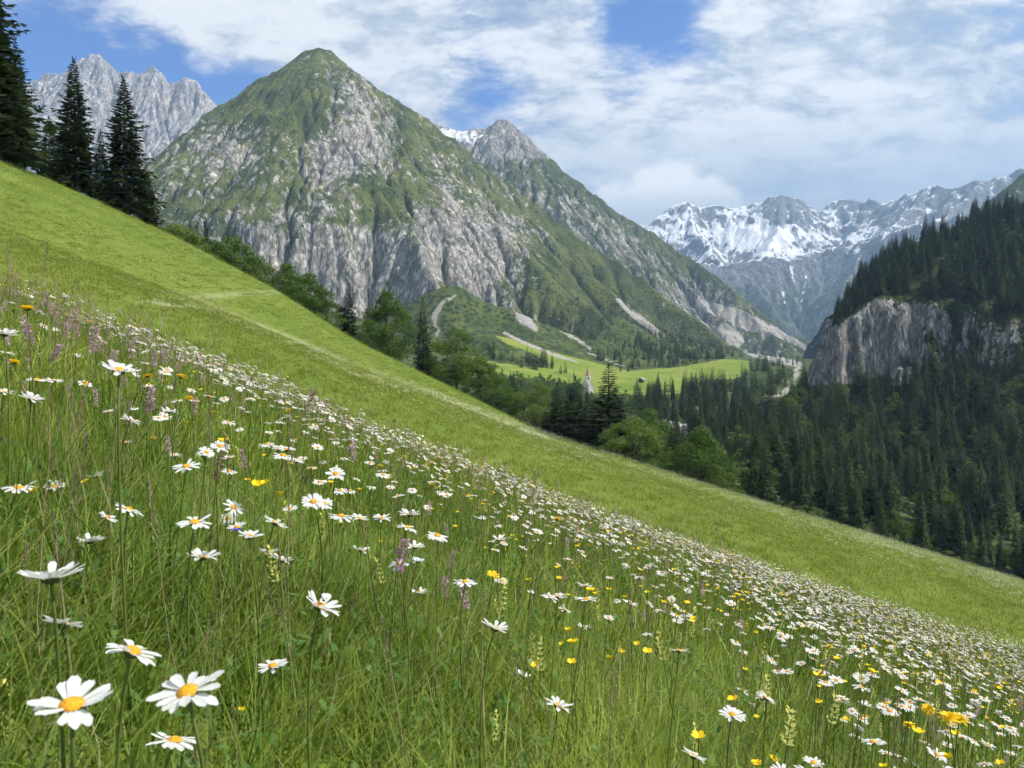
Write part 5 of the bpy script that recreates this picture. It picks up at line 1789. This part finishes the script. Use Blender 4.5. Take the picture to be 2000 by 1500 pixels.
for px, py, hgt, dark, lab in ((62, 655, 40, 0, 'pink flower spike at the far left below the orange flower'), (102, 688, 38, 0, 'pink flower spike above the two flat daisies'), (130, 645, 30, 0, 'pale pink spike left of a small daisy upper left'), (150, 645, 26, 0, 'pale pink spike right of a small daisy upper left'),
                               (181, 662, 48, 0, 'tall pink flower spike left of the purple one'), (216, 706, 44, 0, 'purple spike standing behind the big side-on daisy'), (258, 682, 34, 0, 'pink spike right of the purple one'), (302, 702, 32, 0, 'grey pink spike before the white band'), (323, 698, 30, 0, 'lilac spike at the start of the white band'),
                               (292, 782, 50, 0, 'arched pink spike in the upper left meadow'), (477, 896, 36, 0, 'pink spike beside a daisy in the middle'), (777, 1085, 66, 0, 'large pink spike rising behind a yellow-disc daisy'), (880, 1092, 34, 0, 'fluffy pink spike right of the large one'),
                               (868, 1145, 42, 0, 'fluffy pink spike left of the flat daisy'), (909, 1165, 50, 0, 'pink spike hanging below the flat daisy'), (410, 1262, 58, 0, 'lilac spike on a pale bent stalk lower left'), (543, 1172, 62, 1, 'dark slim brown spike left of the fly daisy'),
                               (680, 1178, 48, 1, 'brown leaning spike right of the fly daisy'), (604, 775, 26, 0, 'pale pink spike standing on the white band'), (1180, 1150, 24, 1, 'dark slim spike right of centre'), (425, 905, 62, 1, 'blurred dark brown spike in the left middle')):
    D = min(2.6, F * .05 / hgt); s = hgt * D / F / .05
    e, tip = root('plantain_spike', px, py + hgt / 2, D, lab, 'flower', 'pink flower spikes in the near meadow', (rgy.normal(0, .02), rgy.uniform(0, .03)))
    nrm = Vector((rgy.normal(.05, .15), rgy.normal(0, .1), 1)).normalized()
    stem_part(e, tip, nrm, .0011)
    ms = SPIKES_D if dark else SPIKES
    link('flower_spike', ms[int(rgy.integers(len(ms)))], e).matrix_local = head_matrix(tip, nrm, rgy.uniform(0, 6)) @ Matrix.Diagonal((s * 1.1, s * 1.1, s, 1))
for px, py, hgt, lab in ((18, 1395, 150, 'pale yellow rattle leaning in from the bottom left edge'), (75, 1250, 44, 'pale yellow rattle left of the turned away daisy'), (60, 1130, 40, 'yellow rattle behind the side-on daisy at left'), (100, 1085, 34, 'pale rattle above the side-on daisy at left'),
                         (1412, 1462, 36, 'left one of two pale rattles bottom right'), (1450, 1462, 38, 'right one of two pale rattles bottom right'), (1160, 1415, 40, 'pale rattle right of the large ragged daisy'), (1130, 1368, 24, 'pale rattle behind the large ragged daisy'), (205, 870, 40, 'yellow green rattle upper left'), (470, 1480, 26, 'pale rattle at the bottom edge')):
    D = min(2.2, F * .085 / hgt); s = hgt * D / F / .085
    e, tip = root('yellow_rattle', px, py + hgt / 2, D, lab, 'flower', 'pale yellow rattles in the near meadow', (rgy.normal(0, .01), rgy.uniform(0, .02)))
    nrm = Vector((rgy.normal(.0, .12), rgy.normal(0, .1), 1)).normalized()
    stem_part(e, tip, nrm, .0012)
    link('bracts', RATTLES[int(rgy.integers(3))], e).matrix_local = head_matrix(tip, nrm, rgy.uniform(0, 6)) @ Matrix.Scale(s, 4)
for px, py, hgt, tx, ty, lab in ((905, 1290, 75, .45, 0, 'pale arching grass head in the lower centre'), (770, 1262, 40, .6, 0, 'short leaning grass head left of the arching one'), (680, 1165, 50, .6, 0, 'leaning furry grass head by the fly daisy'), (1040, 975, 75, .1, 0, 'dark grass head standing out on the near crest'),
                                 (1410, 1060, 60, -.3, 0, 'pale thin grass head above the near crest on the right'), (150, 1000, 90, .3, 0, 'long pale leaning stalk left of the upright daisies'), (90, 520, 60, .1, 0, 'thin grass head rising above the left crest'), (320, 610, 55, .2, .1, 'pale drooping grass head on the left skyline'),
                                 (420, 640, 50, .2, 0, 'thin pale grass head over the middle slope'), (830, 960, 60, .3, 0, 'pale bent grass head on the middle of the white band'), (1620, 1290, 90, .7, 0, 'long pale stalk leaning right in the right meadow'), (1180, 1290, 40, 0, 0, 'dark upright grass head right of centre'),
                                 (1850, 1290, 70, -.2, 0, 'pale tufted grass head at the right'), (620, 820, 34, 0, 0, 'dark bud head on a thin stalk before the white band'), (655, 845, 22, 0, 0, 'small dark bud head right of the taller one'), (70, 560, 50, -.1, 0, 'feathery grass head at the left edge skyline')):
    D = min(3.2, F * .09 / hgt); s = hgt * D / F / .09
    e, tip = root('grass_seed_head', px - tx * hgt * .5, py + hgt / 2, D, lab, 'grass', 'grass heads that stand out of the meadow', (-tx * .08 + rgy.normal(0, .01), rgy.uniform(0, .03)))
    nrm = Vector((tx, ty, 1)).normalized()
    stem_part(e, tip, nrm, .0008, STRAW)
    link('seed_head', SEEDS[int(rgy.integers(3))], e).matrix_local = head_matrix(tip, nrm, 0) @ Matrix.Scale(s, 4)
e, tip = root('violet_flower', 462, 1036, .98, 'small violet flower between two white daisies left of centre', 'flower', None)
stem_part(e, tip, (0, 0, 1), .0009)
for k in range(5):
    link('petal', None or (lambda mb: (mb.add(*petal_quads(.007, .006, .2, .1, .0005, 3, 2)), mb.mesh('violet_petal', VIOLET, True))[1])(MB()), e).matrix_local = Matrix.Translation(tip) @ Matrix.Rotation(6.283 * k / 5, 4, 'Z')

# ------------------------------------------------------------------ the many flowers
mb = MB(); mb.tube([(0, 0, -.02), (.004, .002, .4), (.0, 0, 1.0)], [1, .9, .75], 5)
STEM_ME = mb.mesh("stem", STEM, True)


def lod_daisy(rg_, up, n, r=.0235, h=.34):
    mb = MB()
    nr = Vector((rg_.normal(.10, .18), rg_.normal(.08, .18), 1)).normalized()
    M = head_matrix(Vector((0, 0, h)), nr, 0)
    for k in range(n):
        a = 6.283 * k / n + rg_.normal(0, .08)
        u_ = up + rg_.normal(0, .12)
        d = Vector((math.cos(a) * math.cos(u_), math.sin(a) * math.cos(u_), math.sin(u_))); w = Vector((-math.sin(a), math.cos(a), 0)) * .0036
        p = [d * .004 - w * .5, d * .004 + w * .5, d * r * .8 + w, d * r, d * r * .8 - w]
        mb.add([M @ q for q in p], [(0, 1, 2, 3, 4)], 0)
    v, f = dome(.0066, .004, 7, 2)
    mb.add([M @ q for q in v], f, 1)
    v, f = dome(.007, .005, 7, 2)
    mb.add([M @ Vector((q.x, q.y, -q.z)) for q in v], [tuple(reversed(g)) for g in f], 2)
    mb.tube([(rg_.normal(0, .02), rg_.normal(0, .02), -.02), (rg_.normal(0, .008), rg_.normal(0, .008), h * .6), M.translation], [.0013, .0012, .001], 4, 2)
    return mb.mesh("daisy", [WHITE, DISC, STEM])


rgd = np.random.default_rng(123)
LOD_D = [lod_daisy(rgd, up, n) for up, n in ((.1, 16), (.25, 15), (.0, 17), (.35, 14), (.15, 16), (-.1, 16), (.2, 15), (.05, 16))]
x, y = wedge(rgd, .9, 12.0, 150)
pxs = 1000 + F * x / y
zone = np.interp(pxs, [0, 400, 1000, 2000], [2.2, 3.1, 4.6, 5.0])
den = (np.interp(y, [.9, 1.5, 2.5], [.10, .14, .18]) * np.interp(pxs, [900, 1500], [1.2, 2.6]) + .42 * sstep(.35, 1.25, y / zone)) * np.clip(.85 + 1.5 * fbm(x * .8, y * .8, 3, 71), .12, 3)
den *= np.interp(pxs, [0, 120, 320, 900, 1300, 2000], [.25, .45, 1.1, 1.15, 1.35, 1.6])
k = (rgd.random(len(x)) < den * .72) & seen(x, y, .40)
kx = np.array(KEYPOS)
x, y = x[k], y[k]
dmin = np.sqrt(((x[:, None] - kx[None, :, 0]) ** 2 + (y[:, None] - kx[None, :, 1]) ** 2).min(1))
k = dmin > .04
x, y = x[k], y[k]
o_ = np.argsort(y); x, y = x[o_], y[o_]
z = meadow_z(x, y)
n_ind = 300 - len(DA_KEY)
print("daisies", len(x))
px_, py_ = project(x, y, z + .33)
vis = (px_ > 0) & (px_ < 2000) & (py_ < 1490)
ind = np.where(vis)[0][:n_ind]
rows_ = {}
for i in ind:
    side = 'left' if px_[i] < 650 else ('middle' if px_[i] < 1300 else 'right')
    far_ = 'low near the bottom edge' if py_[i] > 1250 else ('half way up' if py_[i] > 950 else 'close below the upper crest')
    lab = {'left': 'small white daisy among many in the left part of the flower meadow', 'middle': 'small white daisy among many in the middle of the flower meadow', 'right': 'small white daisy among many in the right part of the flower meadow'}[side]
    e = bpy.data.objects.new('daisy', None); e.empty_display_size = .02; COL.objects.link(e)
    e.location = (x[i], y[i], z[i]); tag(e, 'small white daisy %s in the %s part of the flower meadow' % (far_, side), 'daisy', 'small daisies in the %s meadow' % side)
    h = rgd.uniform(.20, .38)
    tip = Vector((rgd.normal(.02, .03), rgd.normal(0, .03), h))
    s = rgd.uniform(.55, .98)
    nrm = view_normal(px_[i], py_[i], rgd.normal(.16, .22), np.clip(rgd.normal(.26, .16), -.25, .8))
    st_ = link('stem', STEM_ME, e)
    q = Vector((0, 0, 1)).rotation_difference(tip.normalized())
    st_.matrix_local = q.to_matrix().to_4x4() @ Matrix.Diagonal((.0013, .0013, tip.length, 1))
    Mh = head_matrix(tip, nrm, rgd.uniform(0, 6.28)) @ Matrix.Scale(s, 4)
    d = link('flower_disc', DISC_ME, e); d.matrix_local = Mh
    link('petals', HEADS[int(rgd.integers(len(HEADS)))], d)
    link('receptacle', RECEPT, e).matrix_local = Mh
rest = np.setdiff1d(np.arange(len(x)), ind)
rest = rest[vis[rest] | (y[rest] > 1.2)]
n = len(rest)
instancer("daisy_drift", np.stack([x[rest], y[rest], z[rest]], 1), np.stack([rgd.normal(0, .12, n), rgd.normal(.12, .14, n), rgd.uniform(-.8, .8, n)], 1), np.stack([rgd.uniform(.55, .9, n)] * 2 + [rgd.uniform(.6, 1.05, n)], 1), rgd.integers(0, len(LOD_D), n), LOD_D,
          'mass of white daisies thickening towards the near crest', 'daisies')

# other kinds in the mass
def lod_simple(kind, seed):
    rg_ = np.random.default_rng(seed)
    mb = MB()
    h = rg_.uniform(.26, .38)
    mb.tube([(rg_.normal(0, .02), rg_.normal(0, .02), -.02), (0, 0, h * .6), (0, 0, h)], [.0011, .001, .0009], 4, 0)
    o = Vector((0, 0, h))
    if kind == 'y':
        for k in range(16):
            a = 6.283 * k / 16; d = Vector((math.cos(a), math.sin(a), rg_.uniform(.05, .5))); w = Vector((-math.sin(a), math.cos(a), 0)) * .0026
            mb.add([o, o + d * .012 + w, o + d * .014, o + d * .012 - w], [(0, 1, 2, 3)], 1)
        return mb.mesh("yellow", [STEM, YELLOW])
    if kind == 'b':
        for k in range(5):
            a = 6.283 * k / 5; d = Vector((math.cos(a), math.sin(a), .6)); w = Vector((-math.sin(a), math.cos(a), 0)) * .005
            mb.add([o, o + d * .005 + w, o + d * .010 + w * .6, o + d * .010 - w * .6, o + d * .005 - w], [(0, 1, 2, 3, 4)], 1)
        return mb.mesh("butter", [STEM, BUTTER])
    if kind == 'r':
        v = RATTLES[seed % 3]
        for p in v.polygons:
            mb.add([v.vertices[i].co * .8 + o - Vector((0, 0, .04)) for i in p.vertices], [tuple(range(len(p.vertices)))], 1 + p.material_index)
        return mb.mesh("rattle", [STEM, RATTLE, HOOD])
    if kind in 'pd':
        v = (SPIKES if kind == 'p' else SPIKES_D)[seed % 2]
        for p in list(v.polygons)[::2]:
            mb.add([v.vertices[i].co * 1.0 + o for i in p.vertices], [tuple(range(len(p.vertices)))], 1)
        return mb.mesh("spike", [STEM, PINK if kind == 'p' else PINKD])
    if kind == 'g':
        v = SEEDS[seed % 3]
        for p in v.polygons:
            mb.add([v.vertices[i].co * .9 + o for i in p.vertices], [tuple(range(len(p.vertices)))], 1)
        return mb.mesh("seed", [STRAW, SEED])


for kind, name, dens, lab, cat, y0, bias in (('y', 'hawkbit_drift', 8.0, 'yellow hawkbits scattered through the flower meadow', 'flowers', 1.3, 0), ('b', 'buttercup_drift', 34.0, 'small yellow buttercups scattered through the flower meadow', 'flowers', .8, 1),
                                             ('r', 'rattle_drift', 16.0, 'pale yellow rattles scattered through the flower meadow', 'flowers', 1.0, 1), ('p', 'pink_spike_drift', 18.0, 'pink flower spikes thickest along the near crest', 'flowers', 1.6, -1),
                                             ('d', 'brown_spike_drift', 18.0, 'dark slim flower spikes scattered through the meadow', 'flowers', 1.4, 0), ('g', 'seed_head_drift', 60.0, 'pale grass heads scattered through the flower meadow', 'grass', .75, 0)):
    x, y = wedge(rgd, y0, 11, dens)
    pxs = 1000 + F * x / y
    keep = rgd.random(len(x)) < (.55 + .9 * fbm(x * .7, y * .7, 2, ord(kind))) * (1 if bias == 0 else np.interp(pxs, [0, 900, 2000], [1.6, .7, .5] if bias < 0 else [.5, .8, 1.4]))
    keep &= seen(x, y, .40)
    x, y = x[keep], y[keep]; n = len(x)
    instancer(name, np.stack([x, y, meadow_z(x, y)], 1), np.stack([rgd.normal(0, .12, n), rgd.normal(.08, .14, n), rgd.uniform(0, 6.28, n)], 1), rgd.uniform(.6, 1.05, n), rgd.integers(0, 4, n), [lod_simple(kind, 10 + i) for i in range(4)], lab, cat)

# white and yellow specks of flowers far out on the mown-looking swells
x, y = wedge(rgd, 26, 130, 2.0)
k = seen(x, y, .3)
x, y = x[k], y[k]
px_, py_ = project(x, y, meadow_z(x, y) + .25)
lines = np.maximum(line_mask(px_, py_, [(330, 582), (400, 592), (560, 655), (700, 722), (880, 780), (1060, 848)], 9), line_mask(px_, py_, [(1060, 850), (1250, 905), (1450, 968), (1700, 1050), (2000, 1135)], 14) * .4)
pr = .10 + .55 * np.clip(fbm(x * .05, y * .16, 3, 81) + .1, 0, 1) + .6 * lines
pr *= np.interp(px_, [0, 500, 1100, 2000], [.15, .3, .7, 1.0])
k = rgd.random(len(x)) < pr
x, y = x[k], y[k]; n = len(x)


def speck(seed):
    rg_ = np.random.default_rng(seed)
    mb = MB()
    for i in range(12):
        c_ = Vector((rg_.normal(0, .5), rg_.normal(0, .5), rg_.uniform(.22, .34)))
        r_ = .017
        mb.add([c_ + Vector((r_ * math.cos(a), r_ * math.sin(a), rg_.uniform(-.008, .012))) for a in (0, 1.05, 2.09, 3.14, 4.19, 5.24)], [(0, 1, 2, 3, 4, 5)], 0 if i < 10 else 1)
    return mb.mesh("speck", [WHITE, BUTTER])


instancer("far_flower_specks", np.stack([x, y, meadow_z(x, y)], 1), np.stack([0 * x, 0 * x + .25, rgd.uniform(0, 6.28, n)], 1), rgd.uniform(.8, 1.2, n), rgd.integers(0, 4, n), [speck(i) for i in range(4)], 'pale flowers flecking the farther swells of the meadow', 'flowers')

# ------------------------------------------------------------------ the air of the valley
mb = MB()
mb.box((800, 3080, 707), (10600, 8160, 1788))
hz_me = mb.mesh("haze", [])
m = bpy.data.materials.new("haze"); m.use_nodes = True
t = NT(m.node_tree)
vol = t.n('ShaderNodeVolumePrincipled', {'Color': (.45, .69, 1.0, 1), 'Density': 8.5e-5, 'Anisotropy': .2})
t.link(vol.outputs[0], t.n('ShaderNodeOutputMaterial').inputs['Volume'])
hz_me.materials.append(m)
haze = link("haze", hz_me)
haze['kind'] = 'stuff'
